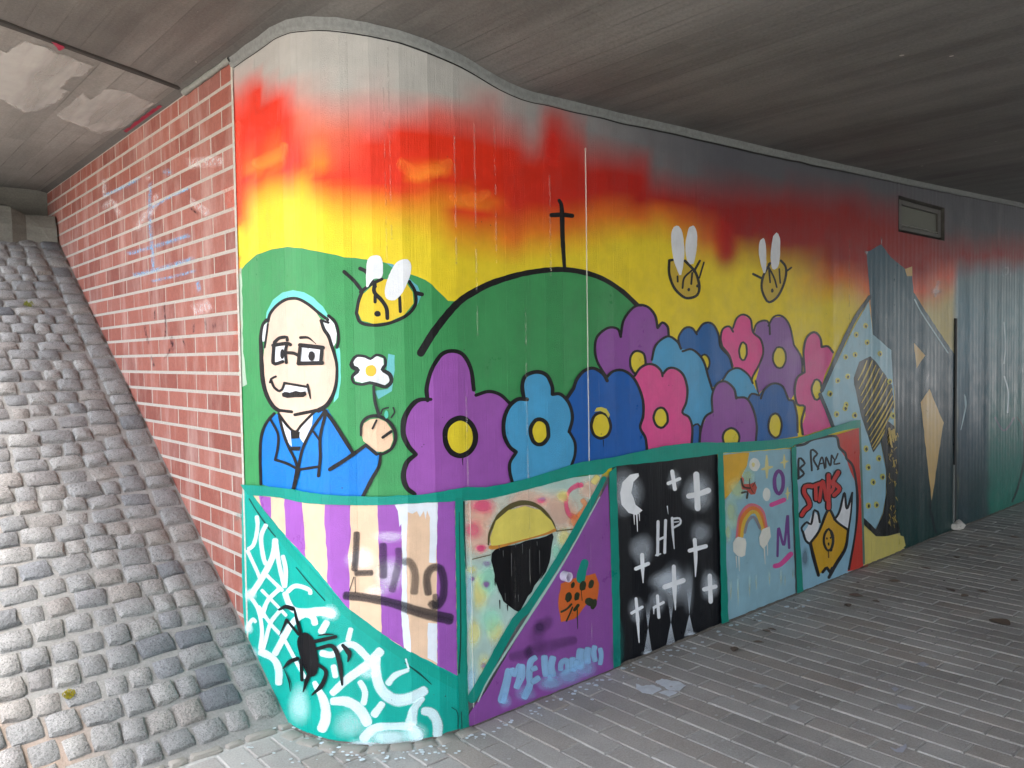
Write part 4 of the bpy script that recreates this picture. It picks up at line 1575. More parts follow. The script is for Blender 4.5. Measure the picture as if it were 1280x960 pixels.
flower(Cq, [(165, 380), (165, 300), (200, 200), (260, 110), (330, 95), (385, 130), (430, 220), (445, 330), (455, 355), (530, 335), (600, 355), (660, 410), (640, 500), (650, 620), (690, 700), (665, 780), (665, 880), (560, 920), (400, 945), (100, 965), (60, 935), (30, 870), (30, 800), (60, 740), (95, 710), (40, 640), (15, 560), (25, 480), (75, 410), (120, 380)], (158, 88, 176),
       [[(165, 385), (160, 310), (190, 200), (250, 110), (320, 90), (380, 115), (425, 200), (442, 322)], [(455, 355), (530, 333), (600, 352), (662, 408)], [(185, 380), (110, 385), (60, 430), (25, 500), (20, 590), (50, 660), (95, 710)], [(95, 710), (40, 760), (20, 840), (40, 910), (88, 948)]],
       [[5.5, 5, 5, 5], 4.2, [4, 6, 7, 6.5, 5], [5, 6.5, 7, 5]], ((360, 605), 80, 100), 6.5, "biggest purple flower beside the hand of the painted man")
flower(Cq, [(740, 380), (730, 300), (750, 240), (810, 215), (870, 230), (905, 290), (910, 350), (960, 355), (1010, 410), (1030, 490), (1015, 570), (1045, 640), (1045, 710), (1025, 800), (850, 850), (670, 890), (650, 800), (660, 740), (690, 695), (640, 640), (620, 560), (625, 480), (660, 410), (710, 380)], LBLUE,
       [[(740, 380), (730, 300), (750, 240), (815, 215), (875, 235), (908, 300), (910, 348)], [(910, 350), (960, 350), (1010, 405), (1030, 490), (1010, 575)], [(1015, 580), (1045, 640), (1045, 710), (1022, 782)], [(758, 380), (700, 380), (650, 425), (620, 500), (620, 590), (650, 660), (690, 695)], [(690, 700), (655, 760), (655, 820), (668, 872)]],
       [4.8, 4.2, 3.6, 5, 4], ((833, 575), 44, 68), 5, "pale blue flower between the big purple and the big dark blue one")

# ---------------------------------------------------------------- the man with the flower
man = Coat().poly(Bq([(250, 390), (210, 440), (185, 540), (178, 815), (370, 870), (640, 890), (800, 890), (870, 790), (905, 700), (915, 630), (830, 575), (745, 620), (680, 510), (590, 350), (560, 360), (505, 380), (410, 480), (370, 475), (295, 375)])).lay(
    "painted_man", (10, 124, 212), wall, label="cartoon man in a blue suit, glasses and white side hair holding a daisy")
Coat().poly(Pq([(75, 275), (80, 210), (130, 120), (200, 65), (280, 45), (360, 60), (430, 100), (500, 170), (545, 240), (510, 262), (460, 205), (390, 150), (310, 110), (230, 110), (160, 155), (110, 215), (98, 262)])).poly(
    Pq([(598, 480), (630, 480), (638, 700), (620, 850), (580, 890), (598, 800), (608, 650)])).lay("cyan_halo", (112, 214, 200), man)
face = Coat().poly(Pq([(310, 118), (220, 125), (150, 165), (105, 240), (85, 330), (72, 420), (58, 520), (54, 650), (65, 760), (95, 850), (150, 920), (200, 946), (300, 955), (400, 950), (480, 934), (530, 905), (570, 845), (600, 745), (608, 640), (600, 560), (575, 490), (550, 410), (520, 350), (490, 270), (450, 215), (390, 160)])).poly(
    Bq([(290, 365), (500, 360), (500, 380), (430, 450), (400, 488), (370, 475), (300, 390)])).lay("face", (230, 200, 178), man)
Coat().poly(Pq([(62, 310), (90, 290), (96, 320), (86, 380), (70, 430), (50, 430), (46, 360)])).poly(Pq([(500, 280), (545, 250), (590, 300), (608, 370), (602, 440), (580, 475), (560, 400), (530, 360), (505, 310)])).each("side_hair", WHITE, man)
Coat().poly(Pq([(140, 470), (228, 462), (222, 575), (145, 592)])).poly(Pq([(340, 465), (500, 482), (490, 585), (332, 592)])).each("eye_white", WHITE, man)
Coat().poly(Pq([(215, 755), (388, 778), (388, 815), (200, 815)])).lay("moustache", WHITE, man)
Coat().poly(Bq([(300, 388), (362, 470), (368, 585), (320, 520), (296, 430)])).poly(Bq([(500, 378), (492, 450), (440, 560), (420, 530), (412, 482)])).lay("shirt_collar", WHITE, man)
hand = Coat().poly(Bq([(810, 440), (850, 415), (900, 410), (950, 430), (985, 480), (990, 540), (970, 590), (930, 615), (890, 612), (850, 580), (810, 548), (795, 490)])).lay("hand", (230, 194, 162), man)
daisy = Coat().poly(Bq([(740, 60), (770, 30), (820, 35), (850, 50), (890, 25), (930, 40), (935, 80), (915, 110), (960, 140), (970, 180), (940, 205), (890, 190), (850, 180), (800, 190), (760, 180), (750, 150), (790, 110), (750, 90)])).lay("daisy", WHITE, man)
Coat().poly(Bq([(960, 10), (1000, 20), (1000, 110), (985, 240), (900, 290), (880, 240), (960, 225), (985, 180), (970, 130), (950, 110)])).lay("blue_shade", (104, 186, 190), man)
c = Coat()
c.stroke(Pq([(92, 280), (110, 220), (160, 160), (230, 116), (310, 110), (390, 150), (470, 215), (540, 268)]), 3.8)
c.stroke(Pq([(80, 268), (52, 310), (38, 390), (40, 480), (45, 600), (54, 720), (82, 830), (130, 915), (175, 950)]), [3.5, 4, 5, 5.5, 5.5, 5, 5])
c.stroke(Pq([(92, 300), (82, 380), (68, 475)]), 2.6)
c.stroke(Pq([(545, 238), (590, 278), (614, 340), (620, 420), (608, 475)]), 3.8)
c.stroke(Pq([(490, 275), (512, 340), (545, 390), (565, 450), (590, 530), (606, 600), (608, 680), (600, 760), (575, 840), (530, 910), (470, 948)]), [4, 4.5, 4, 3.6, 4, 5, 6])
c.stroke(Pq([(500, 275), (545, 290)]), 3)
c.lay("head_outline", BLACK, man)
c = Coat()
c.stroke(Pq([(142, 438), (180, 405), (235, 400), (238, 420)]), 4.25).stroke(Pq([(335, 402), (390, 402), (430, 430), (452, 450)]), [3.6, 3.4, 2, .8])
c.stroke(Pq([(132, 460), (230, 446), (262, 455)]), 4.50).stroke(Pq([(138, 458), (132, 590), (150, 600), (205, 582)]), 4.25).stroke(Pq([(240, 448), (226, 500), (232, 590)]), 3.75)
c.stroke(Pq([(240, 515), (290, 520), (325, 538)]), 4.00)
c.stroke(Pq([(335, 458), (505, 478)]), 5.25).stroke(Pq([(500, 478), (490, 590)]), 4.50).stroke(Pq([(500, 592), (325, 596)]), 5.00).stroke(Pq([(338, 462), (325, 594)]), 4.25)
c.ell(Pq([(203, 525)])[0], 2.6, 6.2).ell(Pq([(422, 540)])[0], 4.2, 6.2)
c.lay("glasses_and_brows", BLACK, man)
c = Coat()
c.stroke(Pq([(108, 738), (116, 712), (152, 694)]), 2.8).stroke(Pq([(118, 725), (140, 775), (180, 804), (200, 790), (216, 748)]), 3.2).stroke(Pq([(216, 742), (390, 772)]), 3).stroke(Pq([(390, 755), (400, 800), (412, 858)]), [3, 3.4, 1.5])
c.poly(Pq([(200, 820), (220, 808), (260, 815), (300, 800), (340, 810), (375, 803), (385, 830), (360, 848), (300, 850), (240, 855), (205, 845)]))
c.lay("mouth", BLACK, man)
c = Coat()
for pts, w in [([(285, 358), (370, 368)], 3.8), ([(390, 386), (470, 370), (565, 350)], [4, 4, 5]), ([(262, 378), (215, 435), (185, 510), (176, 620), (180, 812)], 3.6),
               ([(290, 380), (350, 460), (395, 490), (430, 450), (505, 372)], 3.2), ([(295, 395), (312, 470), (345, 570), (385, 650), (410, 720)], 3.4), ([(572, 365), (500, 470), (440, 590), (410, 715)], 3.6),
               ([(235, 405), (285, 500), (286, 580), (270, 660)], 3), ([(270, 662), (340, 685), (400, 715)], 3.4), ([(582, 365), (546, 520), (546, 650), (535, 762)], 3.8), ([(505, 490), (540, 540)], 2.6), ([(425, 722), (540, 704)], 3.4),
               ([(410, 725), (400, 770), (378, 862)], [6.5, 5, 4.5]), ([(562, 350), (620, 420), (690, 530), (745, 618)], [4, 5, 5, 4.4]), ([(605, 722), (680, 675), (760, 620), (825, 572)], [4.8, 5, 5, 4]), ([(825, 572), (890, 628)], 4.2),
               ([(915, 622), (905, 700), (862, 780), (808, 885)], [3, 4.4, 4.6, 4.4]), ([(795, 512), (800, 440), (840, 400), (900, 394), (960, 424), (1000, 480), (1005, 540), (980, 595), (930, 626), (905, 626)], [2.5, 4, 4.4, 4.4, 4, 3]),
               ([(890, 420), (866, 470)], 2.6), ([(928, 525), (980, 488)], 3.6)]:
    c.stroke(Bq(pts), w)
c.poly(Bq([(365, 490), (422, 490), (416, 532), (370, 532)])).poly(Bq([(365, 582), (425, 582), (420, 606), (370, 606)]))
c.lay("suit_lines", BLACK, man)
Coat().ell(Bq([(855, 115)])[0], 7.0, 7.2).lay("daisy_center", (226, 184, 50), daisy)
Coat().stroke(Bq([(738, 60), (768, 24), (822, 28), (852, 42), (890, 18), (938, 34), (944, 80), (925, 108), (970, 138), (980, 182), (946, 214), (890, 200), (850, 190), (800, 200), (752, 190), (740, 152), (775, 112), (742, 92)]), [4, 3.4, 3.4, 3, 4.4, 5.4, 4.6, 4.4, 3.4, 3, 5, 6.4], closed=True).stroke(
    Bq([(872, 212), (880, 300), (905, 388)]), [3.2, 4, 4.4]).stroke(Bq([(918, 378), (928, 352), (962, 342)]), 2).stroke(Bq([(992, 342), (1000, 370), (980, 402)]), 2).lay("daisy_outline", (30, 34, 36), daisy)
Coat().ell(Bq([(950, 384)])[0], 2.6, 5).lay("leaf", (84, 196, 170), daisy)

# ---------------------------------------------------------------- bees
def bee(X, body, outline, wings, lines, dots, w, label, fill=True):
    o = Coat().poly(X(body)).lay("painted_bee", (228, 198, 44) if fill else (206, 176, 46), wall, label=label)
    c = Coat()
    for pts in outline:
        c.stroke(X(pts), w)
    for pts, ww in lines:
        c.stroke(X(pts), ww)
    for (p, rx, ry) in dots:
        c.ell(X([p])[0], rx, ry)
    c.lay("outline", BLACK, o)
    for wg in wings:
        Coat().poly(X(wg), 0.2, smooth=True).lay("wing", WHITE, o)
    return o


Coat().poly(A([(1000, 190), (1040, 200), (1190, 330), (1215, 390), (1195, 440), (1165, 480), (1180, 380), (1140, 300)])).lay("blue_shade", (96, 176, 190), wall)
bee(A, [(830, 400), (870, 370), (950, 295), (1010, 290), (1120, 310), (1160, 370), (1165, 440), (1110, 510), (1020, 550), (920, 565), (850, 545), (825, 490)],
    [[(1140, 305), (1176, 370), (1176, 450), (1120, 515), (1020, 560), (920, 574), (840, 556), (815, 500)], [(840, 370), (900, 325), (972, 290)], [(850, 370), (830, 420), (815, 500)]],
    [[(885, 170), (920, 145), (960, 150), (978, 200), (970, 280), (920, 290), (880, 340), (875, 260)], [(1130, 170), (1152, 210), (1140, 280), (1100, 370), (1050, 420), (1000, 410), (990, 360), (1010, 280), (1050, 200), (1090, 172)]],
    [([(928, 320), (925, 370), (970, 420), (1000, 470), (1005, 530)], 5), ([(1080, 400), (1085, 490)], 4), ([(930, 395), (930, 430)], 4), ([(1182, 376), (1218, 384)], 5.2), ([(740, 245), (800, 300), (848, 362)], 4.6), ([(838, 225), (880, 250), (930, 335)], 4.8)],
    [((945, 503), 4.4, 3.8)], 4.2, "yellow bee with two white wings flying above the man's daisy")
bee(Mq, [(630, 705), (630, 770), (655, 838), (690, 876), (720, 886), (760, 870), (770, 830), (758, 770), (738, 740), (705, 705)],
    [[(626, 702), (626, 770), (650, 838), (690, 880), (722, 891), (765, 875), (776, 830), (760, 768), (738, 738), (704, 704)], [(626, 702), (642, 700)]],
    [[(635, 600), (640, 550), (660, 528), (685, 545), (698, 610), (700, 690), (685, 775), (675, 775), (645, 690)], [(710, 590), (725, 535), (745, 527), (762, 560), (762, 640), (745, 720), (715, 705), (705, 640)]],
    [([(667, 782), (668, 808)], 2.4), ([(692, 840), (700, 790), (738, 752)], 2.4), ([(740, 765), (735, 820)], 2.4), ([(778, 704), (748, 758)], 3), ([(798, 712), (775, 790)], 2.2)],
    [((722, 848), 1.6, 2.2), ((766, 830), 1.8, 2)], 3.4, "bee with tall white wings hovering over the bunch of flowers", False)
bee(Mq, [(1130, 720), (1097, 780), (1091, 840), (1107, 888), (1125, 906), (1162, 882), (1192, 830), (1207, 770), (1202, 732), (1185, 708)],
    [[(1130, 716), (1096, 780), (1088, 840), (1105, 890), (1126, 911), (1165, 886), (1195, 830), (1210, 770), (1206, 730), (1184, 703)]],
    [[(1072, 640), (1080, 600), (1095, 590), (1107, 620), (1110, 740), (1098, 765), (1078, 700)], [(1133, 650), (1145, 580), (1160, 562), (1178, 590), (1178, 690), (1165, 740), (1140, 745), (1132, 700)]],
    [([(1122, 720), (1130, 812)], 2.2), ([(1125, 740), (1150, 790), (1163, 836)], 2.2), ([(1175, 745), (1180, 815)], 2), ([(1045, 770), (1085, 790)], 3), ([(1236, 738), (1212, 756)], 2.4)],
    [((1140, 853), 1.8, 2.6)], 3.0, "smaller bee with narrow wings next to the slate blue figure", False)
# ---------------------------------------------------------------- slate figure and pale angular figure at the far end of the mural
SLATE = [(305, (64, 96, 112)), (400, (54, 88, 104)), (460, (36, 72, 88)), (520, (16, 50, 62)), (580, (8, 44, 50)), (680, (8, 58, 54))]
slate = Coat().poly(Kq([(380, 70), (465, 25), (520, 100), (600, 165), (612, 205), (640, 200), (650, 300), (720, 410), (880, 650), (890, 1000)]) + Lq([(895, 300), (905, 840), (780, 890), (600, 965), (570, 850), (545, 760), (535, 600), (560, 480), (535, 380), (545, 240), (540, 0)]) + Kq([(535, 960), (520, 630), (415, 540), (400, 330)]), 0.3).lay(
    "painted_figure", None, wall, grad=SLATE, zcut=0.06, label="tall slate blue ragged shape fading to dark teal at its foot")
Coat().poly(Kq([(650, 588), (716, 660), (666, 732)])).poly(Lq([(740, 28), (820, 220), (752, 668), (690, 102)])).poly(Kq([(600, 165), (640, 150), (640, 205), (612, 205)])).each("tan_shard", (212, 178, 116), slate)
Coat().stroke(Kq([(655, 340), (700, 425), (845, 645)]), 1.6).each("pale_line", (168, 196, 204), slate)
Coat().stroke(Lq([(748, 665), (745, 720), (775, 850)]), [1.5, 3, 2.5]).lay("dark_line", (8, 24, 30), slate)
pale = Coat().poly(Kq([(392, 352), (415, 540), (520, 630), (535, 900)]) + Lq([(535, 240), (480, 300), (460, 340), (490, 500), (490, 620), (470, 740), (430, 830), (352, 765), (345, 225), (180, 245), (112, 70)]) + Kq([(125, 870), (290, 530)]), 0.3).lay(
    "painted_figure", (148, 190, 206), wall, label="pale blue angular figure with yellow dots and a hatched wing")
Coat().poly(Lq([(352, 755), (430, 830), (590, 870), (600, 925), (560, 960), (362, 1045)])).lay("yellow_ground", (214, 198, 108), pale)
c = Coat().stroke(Kq([(396, 325), (290, 490), (122, 860)]), [4.5, 5.5, 5]).stroke(Lq([(112, 60), (150, 150), (186, 244)]), 4.6)
c.lay("outline", (48, 66, 74), pale)
Coat().poly(Kq([(305, 790), (338, 695), (400, 664), (440, 705), (525, 830), (535, 960)]) + Lq([(535, 130), (505, 205), (462, 330), (416, 392), (342, 165), (308, 0)])).lay("hatched_wing", (48, 54, 50), pale)
c = Coat()
for (x0, y0, x1, y1) in [(330, 800, 380, 690), (335, 850, 410, 690), (345, 890, 430, 715), (350, 930, 450, 735), (362, 965, 470, 760), (370, 1005, 490, 790), (380, 1040, 505, 815), (385, 1085, 520, 850), (395, 1120, 525, 890), (400, 1155, 530, 920), (408, 1180, 520, 980), (415, 1195, 505, 1040)]:
    c.stroke(Kq([(x0, y0), ((x0 + x1) / 2 + 4, (y0 + y1) / 2), (x1, y1)]), [1.0, 2.2, 1.2])
c.lay("hatching", (206, 180, 78), pale)
dk = Coat().poly(Lq([(462, 330), (495, 210), (535, 240), (545, 400), (560, 480), (535, 600), (545, 760), (570, 850), (500, 868), (430, 870), (362, 805), (350, 755), (430, 830), (470, 740), (490, 620), (490, 500)])).lay("dark_fringe", (14, 18, 20), pale)
c = Coat()
rq = random.Random(4)
for k in range(60):
    y = rq.uniform(270, 810)
    x = rq.uniform(498, 548)
    c.stroke(Lq([(x, y), (x + rq.uniform(-12, 12), y + rq.uniform(8, 26))]), [rq.uniform(0.5, 1.3), 0.4], step=4)
for (x, y) in [(500, 255), (515, 270), (505, 300), (525, 262)]:
    c.stroke(Lq([(x, y), (x + 10, y + 60)]), [3, 1.5])
c.lay("yellow_flecks", (200, 172, 84), dk)["kind"] = "stuff"
cy_, ck = Coat(), Coat()
for (x, y) in [(372, 490), (318, 540), (380, 585), (312, 655), (258, 668), (455, 650), (270, 780), (212, 803), (166, 878), (260, 940), (508, 808)]:
    p = Kq([(x, y)])[0]
    cy_.ell(p, 3.2, 3.6)
    ck.ell((p[0] + .6, p[1] + .5), 1.3, 1.7)
for (x, y) in [(168, 55), (205, 172), (310, 178), (255, 138), (375, 370), (388, 475), (448, 425), (415, 560), (388, 695), (434, 690), (464, 530), (525, 180)]:
    p = Lq([(x, y)])[0]
    cy_.ell(p, 3.4, 4.2)
    ck.ell((p[0] + .6, p[1] + .5), 1.6, 2.2)
cy_.lay("yellow_dots", (200, 196, 90), pale)
ck.lay("black_dots", (30, 34, 24), pale)
c = Coat().fan(Kq([(360, 60), (388, 66), (382, 84)]), [0, .8, .8]).fan(Kq([(460, -20), (470, -18), (466, 26)]), [0, .2, 1]).blob((1170, 364), 8, 7, .5).blob((1257, 340), 7, 9, .35).stroke(Kq([(790, 230), (770, 330)]), 3, soft=.9, a=.4)
c.each("white_spray", (205, 212, 216), wall, soft=True)
Coat().stroke(Lq([(945, 70), (948, 120), (935, 190), (919, 262)]), [1, 2, 1.6, .8]).stroke(Kq([(940, 885), (945, 960)]), 1.2).stroke(Kq([(1165, 470), (1175, 600), (1165, 706)]), 1.4).stroke(Kq([(1168, 780), (1190, 870), (1186, 985)]), 1.8).each("pale_line", (140, 172, 182), wall)
Coat().stroke(Lq([(1115, 192), (1140, 240), (1165, 266), (1195, 240), (1222, 192)]), 2.6).lay("painted_loop", (58, 80, 96), wall)
Coat().stroke(Lq([(1240, 190), (1275, 260), (1278, 440), (1245, 590), (1212, 672)]), [1.2, 2.4, 2.4, 2.6]).lay("painted_loop", (10, 52, 48), wall)

# ---------------------------------------------------------------- lower panels
def panel(pts, rgb, label, wob=0.4):
    return Coat().poly(pts, wob).lay("mural_panel", rgb, wall, label=label)


# spider panel and stripes
web = panel([(304, 606), (360, 612), (440, 622), (567, 616), (580, 700), (583, 905), (578, 926), (560, 938), (520, 948), (480, 950), (440, 946), (400, 934), (362, 915), (336, 895), (312, 850), (304, 740)], (8, 166, 150),
            "teal panel with white web strokes and a black spider")
stripes = panel(Eq([(118, 82), (250, 90), (400, 112), (560, 126), (750, 130), (900, 124), (1185, 104), (1190, 500), (1200, 1040), (1090, 985), (900, 885), (800, 815), (620, 680), (430, 445), (300, 305), (150, 125)]), (232, 198, 166),
                "purple and peach striped panel with black scrawled letters")
c = Coat()
for st in [[(150, 84), (214, 90), (216, 205), (160, 135)], [(285, 96), (380, 110), (390, 250), (398, 412), (340, 350), (294, 300), (290, 200)], [(500, 124), (632, 128), (637, 300), (620, 400), (630, 500), (627, 688), (512, 548), (512, 400), (495, 200)],
           [(775, 130), (885, 124), (905, 250), (908, 560), (905, 700), (918, 895), (800, 815), (790, 500)], [(1090, 108), (1185, 104), (1188, 400), (1198, 1040), (1092, 985)]]:
    c.poly(Eq(st), 0.6)
c.each("purple_stripe", (160, 92, 182), stripes)
Coat().poly(Eq([(868, 130), (1095, 106), (1090, 300), (1086, 442), (1050, 440), (1052, 200), (1040, 160), (1028, 210), (1020, 165), (1000, 195), (985, 165), (960, 180), (935, 170), (930, 400), (934, 900), (915, 890), (903, 740), (908, 400), (900, 230), (892, 250), (884, 165)]), 0.5).poly(
    Eq([(905, 715), (940, 715), (955, 920), (930, 905), (912, 800)]), 0.6).poly(Eq([(1042, 760), (1090, 765), (1092, 975), (1040, 945)]), 0.6).each("white_strip", (226, 232, 238), stripes)
Coat().stroke(Eq([(110, 92), (160, 160), (245, 275), (330, 385), (430, 500), (600, 690), (800, 850), (1000, 980), (1190, 1085)]), [7, 8, 9, 10, 11, 12, 13]).lay("teal_diagonal", (6, 158, 140), wall)
Coat().stroke(Eq([(100, 100), (150, 180), (210, 265), (240, 300)]), 1.6).stroke(Eq([(350, 465), (420, 550), (500, 640)]), 1.4).stroke(Fq([(920, 395), (1000, 455), (1060, 510)]), [1, 2.4, 1]).each("dark_seam", (6, 70, 62), web)
c = Coat().blob(Eq([(690, 420)])[0], 22, 18, .75).blob(Eq([(840, 300)])[0], 26, 9, .5).blob(Eq([(840, 500)])[0], 24, 26, .65).blob(Eq([(770, 590)])[0], 18, 10, .5)
c.each("white_mist", (224, 226, 230), stripes, soft=True)
c = Coat()
c.stroke(Eq([(668, 268), (664, 380), (655, 490)]), 7.5, soft=.35, a=.92).stroke(Eq([(650, 495), (760, 492)]), 7, soft=.35, a=.9).stroke(Eq([(806, 328), (808, 530)]), 9, soft=.4, a=.8).stroke(Eq([(884, 352), (890, 420), (870, 520), (850, 600)]), 8, soft=.45, a=.7)
c.stroke(Eq([(900, 440), (945, 435), (975, 500), (968, 615)]), 9, soft=.4, a=.75).stroke(Eq([(1045, 620), (1036, 520), (1060, 470), (1105, 470), (1125, 540), (1118, 630), (1080, 672), (1045, 640)]), 9, soft=.35, a=.9).stroke(Eq([(1082, 600), (1080, 690)]), 7, soft=.4, a=.8)
c.stroke(Eq([(590, 612), (700, 622), (850, 652), (1000, 702), (1182, 745)]), [10, 10, 11, 13, 14], soft=.25, a=.95)
c.stroke(Eq([(655, 510), (630, 590)]), 1.2, soft=.3).stroke(Eq([(660, 510), (662, 600)]), 1.0, soft=.3)
c.lay("scrawled_letters", (34, 34, 42), stripes, soft=True)

W = Coat()
for pts, w in [([(140, 185), (145, 250), (125, 340), (90, 372)], 5.5), ([(88, 368), (140, 480), (165, 545)], 5), ([(195, 230), (165, 300), (175, 400), (192, 455)], 6), ([(242, 305), (230, 400), (170, 520), (110, 612)], 8.5), ([(245, 330), (262, 450), (292, 575)], 6),
               ([(280, 395), (297, 480), (292, 575)], 6), ([(190, 500), (285, 592)], 5), ([(110, 622), (150, 690), (170, 800), (160, 905)], 5.5), ([(270, 572), (200, 645), (170, 735)], 6), ([(165, 580), (230, 645), (305, 725)], 4.5),
               ([(300, 600), (350, 562), (420, 582), (426, 612)], 6), ([(290, 590), (330, 680), (400, 702), (500, 697), (560, 720)], [8, 8, 10, 12, 12])]:
    W.stroke(Eq(pts), w * .85 if not isinstance(w, list) else [q_ * .85 for q_ in w], soft=.3, a=.94)
for pts, w in [([(95, 205), (122, 165), (142, 185)], 5), ([(275, 110), (220, 180), (190, 280), (172, 340)], 5.5), ([(150, 90), (220, 190), (290, 270), (360, 400), (405, 480)], 5), ([(235, 360), (300, 240), (330, 190), (390, 138), (440, 150), (456, 200)], 8.5),
               ([(522, 165), (478, 245)], 9), ([(640, 205), (620, 285)], 7), ([(470, 340), (540, 352), (590, 310), (655, 302), (735, 380)], [9, 8, 9, 10, 10]), ([(805, 318), (730, 400), (620, 482), (530, 568)], [12, 12, 11, 9]), ([(772, 350), (770, 450), (800, 540), (870, 592), (960, 580), (1042, 530)], [11, 12, 14, 15, 15, 12]),
               ([(1022, 575), (970, 640), (950, 735)], [7, 11, 17]), ([(1000, 650), (1060, 662), (1092, 720), (1090, 800)], [10, 13, 13, 12]), ([(825, 515), (870, 462), (945, 430)], [9, 8, 5]), ([(925, 370), (942, 432)], 2.5), ([(680, 485), (712, 550), (702, 625)], 8), ([(812, 600), (750, 685)], [9, 11]),
               ([(525, 600), (620, 602), (690, 650), (735, 735)], [10, 13, 14, 13]), ([(690, 815), (760, 745), (860, 732), (960, 742), (1000, 815)], [13, 12, 9, 12, 14]), ([(445, 490), (500, 600), (508, 690), (480, 765)], [6, 11, 13, 13]), ([(150, 330), (230, 370), (262, 430), (262, 520)], [10, 9, 10, 9]), ([(545, 400), (560, 480)], 8)]:
    W.stroke(Fq(pts), w * .88 if not isinstance(w, list) else [q_ * .88 for q_ in w], soft=.3, a=.88)
W.blob(Fq([(370, 620)])[0], 16, 30, .42).blob(Fq([(640, 720)])[0], 26, 22, .32).blob(Fq([(840, 790)])[0], 34, 14, .72).blob(Fq([(120, 360)])[0], 10, 14, .5).blob(Fq([(100, 210)])[0], 7, 9, .7).blob(Fq([(970, 770)])[0], 18, 18, .6).blob(Fq([(700, 830)])[0], 22, 9, .7).blob(Eq([(530, 705)])[0], 14, 12, .6).blob(Eq([(110, 610)])[0], 9, 9, .8).blob(Fq([(730, 440)])[0], 18, 12, .5)
W.lay("white_web", (224, 240, 244), web, soft=True)
spider = Coat().poly(Fq([(363, 262), (400, 232), (440, 260), (457, 310), (470, 390), (462, 450), (430, 468), (400, 432), (375, 360), (361, 300)]), 0.2, smooth=True)
for pts, w in [([(345, 108), (360, 170), (378, 240)], [2.5, 4, 4]), ([(266, 112), (300, 96), (336, 106)], [3, 5, 5.5]), ([(368, 244), (305, 165)], 3.2), ([(305, 168), (268, 250)], [4, 1]), ([(445, 282), (560, 255)], 4.6), ([(470, 250), (500, 242), (550, 242)], [1, 2.5, 1]),
               ([(465, 318), (545, 306), (580, 390), (595, 510)], [4, 5.5, 6, 2.5]), ([(598, 300), (632, 345), (625, 385)], [4, 7, 2]), ([(468, 402), (510, 440), (490, 510), (438, 565)], [4, 4.5, 6, 2]), ([(428, 440), (410, 490), (392, 548)], [5, 5, 1.5]), ([(380, 380), (386, 485)], [4, 4]),
               ([(362, 372), (320, 390), (288, 425)], [5, 5, 1.5]), ([(295, 430), (318, 490), (326, 545)], [1, 2, 1])]:
    spider.stroke(Fq(pts), w)
spider.lay("spider", (14, 14, 18), web, label="black long-legged spider sprayed on the web")

# sunrise panel
sr = panel([(576, 624), (605, 622), (632, 616), (663, 609), (701, 599), (752, 592), (745, 610), (700, 690), (640, 782), (583, 878)], (184, 212, 202), "pastel panel with a yellow half sun over a black shape")
c = Coat().blob((600, 640), 34, 30, .9).blob((598, 672), 26, 34, .85).blob((660, 625), 44, 20, .8).blob((700, 640), 34, 34, .85).blob((735, 612), 20, 18, .8)
c.each("peach_haze", (226, 178, 156), sr, soft=True)
Coat().blob((602, 632), 20, 14, .9).blob((590, 662), 16, 16, .7).blob((600, 685), 10, 7, 1).stroke(Gq([(955, 85), (880, 130), (850, 210), (870, 300), (930, 340)]), [7, 4, 5, 7], soft=.5, a=.95).blob((675, 626), 9, 5, .8).stroke(Gq([(940, 80), (975, 110)]), 6, soft=.5).each("pink_swirl", (222, 84, 128), sr, soft=True)
Coat().blob((718, 650), 12, 14, .8).blob((622, 720), 7, 5, .4).stroke(Gq([(930, 330), (990, 250), (960, 190)]), 6, soft=.6, a=.8).each("orange_swirl", (228, 138, 70), sr, soft=True)
Coat().blob((702, 620), 10, 10, .9).blob((588, 712), 9, 8, .6).blob((598, 740), 14, 30, .8).blob((592, 790), 10, 24, .7).blob((618, 788), 14, 20, .7).blob((605, 830), 12, 18, .5).blob((704, 672), 12, 16, .7).stroke(Gq([(1090, 20), (1040, 90)]), 8, soft=.4).each("yellow_haze", (232, 216, 128), sr, soft=True)
Coat().blob((608, 725), 16, 26, .8).blob((612, 775), 18, 24, .7).blob((694, 690), 8, 14, .7).each("mint_haze", (150, 214, 186), sr, soft=True)
Coat().blob((586, 745), 7, 50, .6).blob((588, 850), 8, 26, .7).each("blue_haze", (160, 196, 222), sr, soft=True)
Coat().blob(Gq([(170, 775)])[0], 4, 4.5, .9).blob(Gq([(270, 815)])[0], 6.5, 6.5, .95).blob(Gq([(275, 665)])[0], 8, 5, .7).blob(Hq([(160, 632)])[0], 5.5, 6, .7).blob(Gq([(680, 195)])[0], 7, 4, .6).each("violet_dab", (136, 96, 156), sr, soft=True)
Coat().stroke(Gq([(285, 525), (298, 430), (370, 312), (460, 242), (560, 222), (660, 258), (742, 348), (777, 425)]), [2, 3, 6, 6.5, 6, 5, 3.4, 2]).stroke(Gq([(170, 632), (300, 600)]), 1.2).stroke(Gq([(780, 428), (895, 414)]), 1.4).lay("olive_arc", (92, 84, 48), sr)
Coat().poly(Gq([(296, 475), (340, 352), (430, 275), (550, 246), (660, 275), (740, 352), (772, 412), (700, 452), (520, 505), (308, 560)]), .3).lay("half_sun", (226, 210, 100), sr)
Coat().stroke(Gq([(300, 545), (340, 545), (520, 498), (700, 448), (765, 420)]), [5, 3, 2, 2, 4]).lay("sun_edge", (206, 140, 60), sr)
bk_ = Coat().poly(Gq([(312, 585), (330, 560), (420, 535), (600, 492), (750, 445), (762, 470), (742, 560), (730, 650), (700, 722), (650, 800)]) + Hq([(520, 60), (370, 312), (340, 300), (272, 244), (235, 150), (212, 50), (206, 0)]), .8)
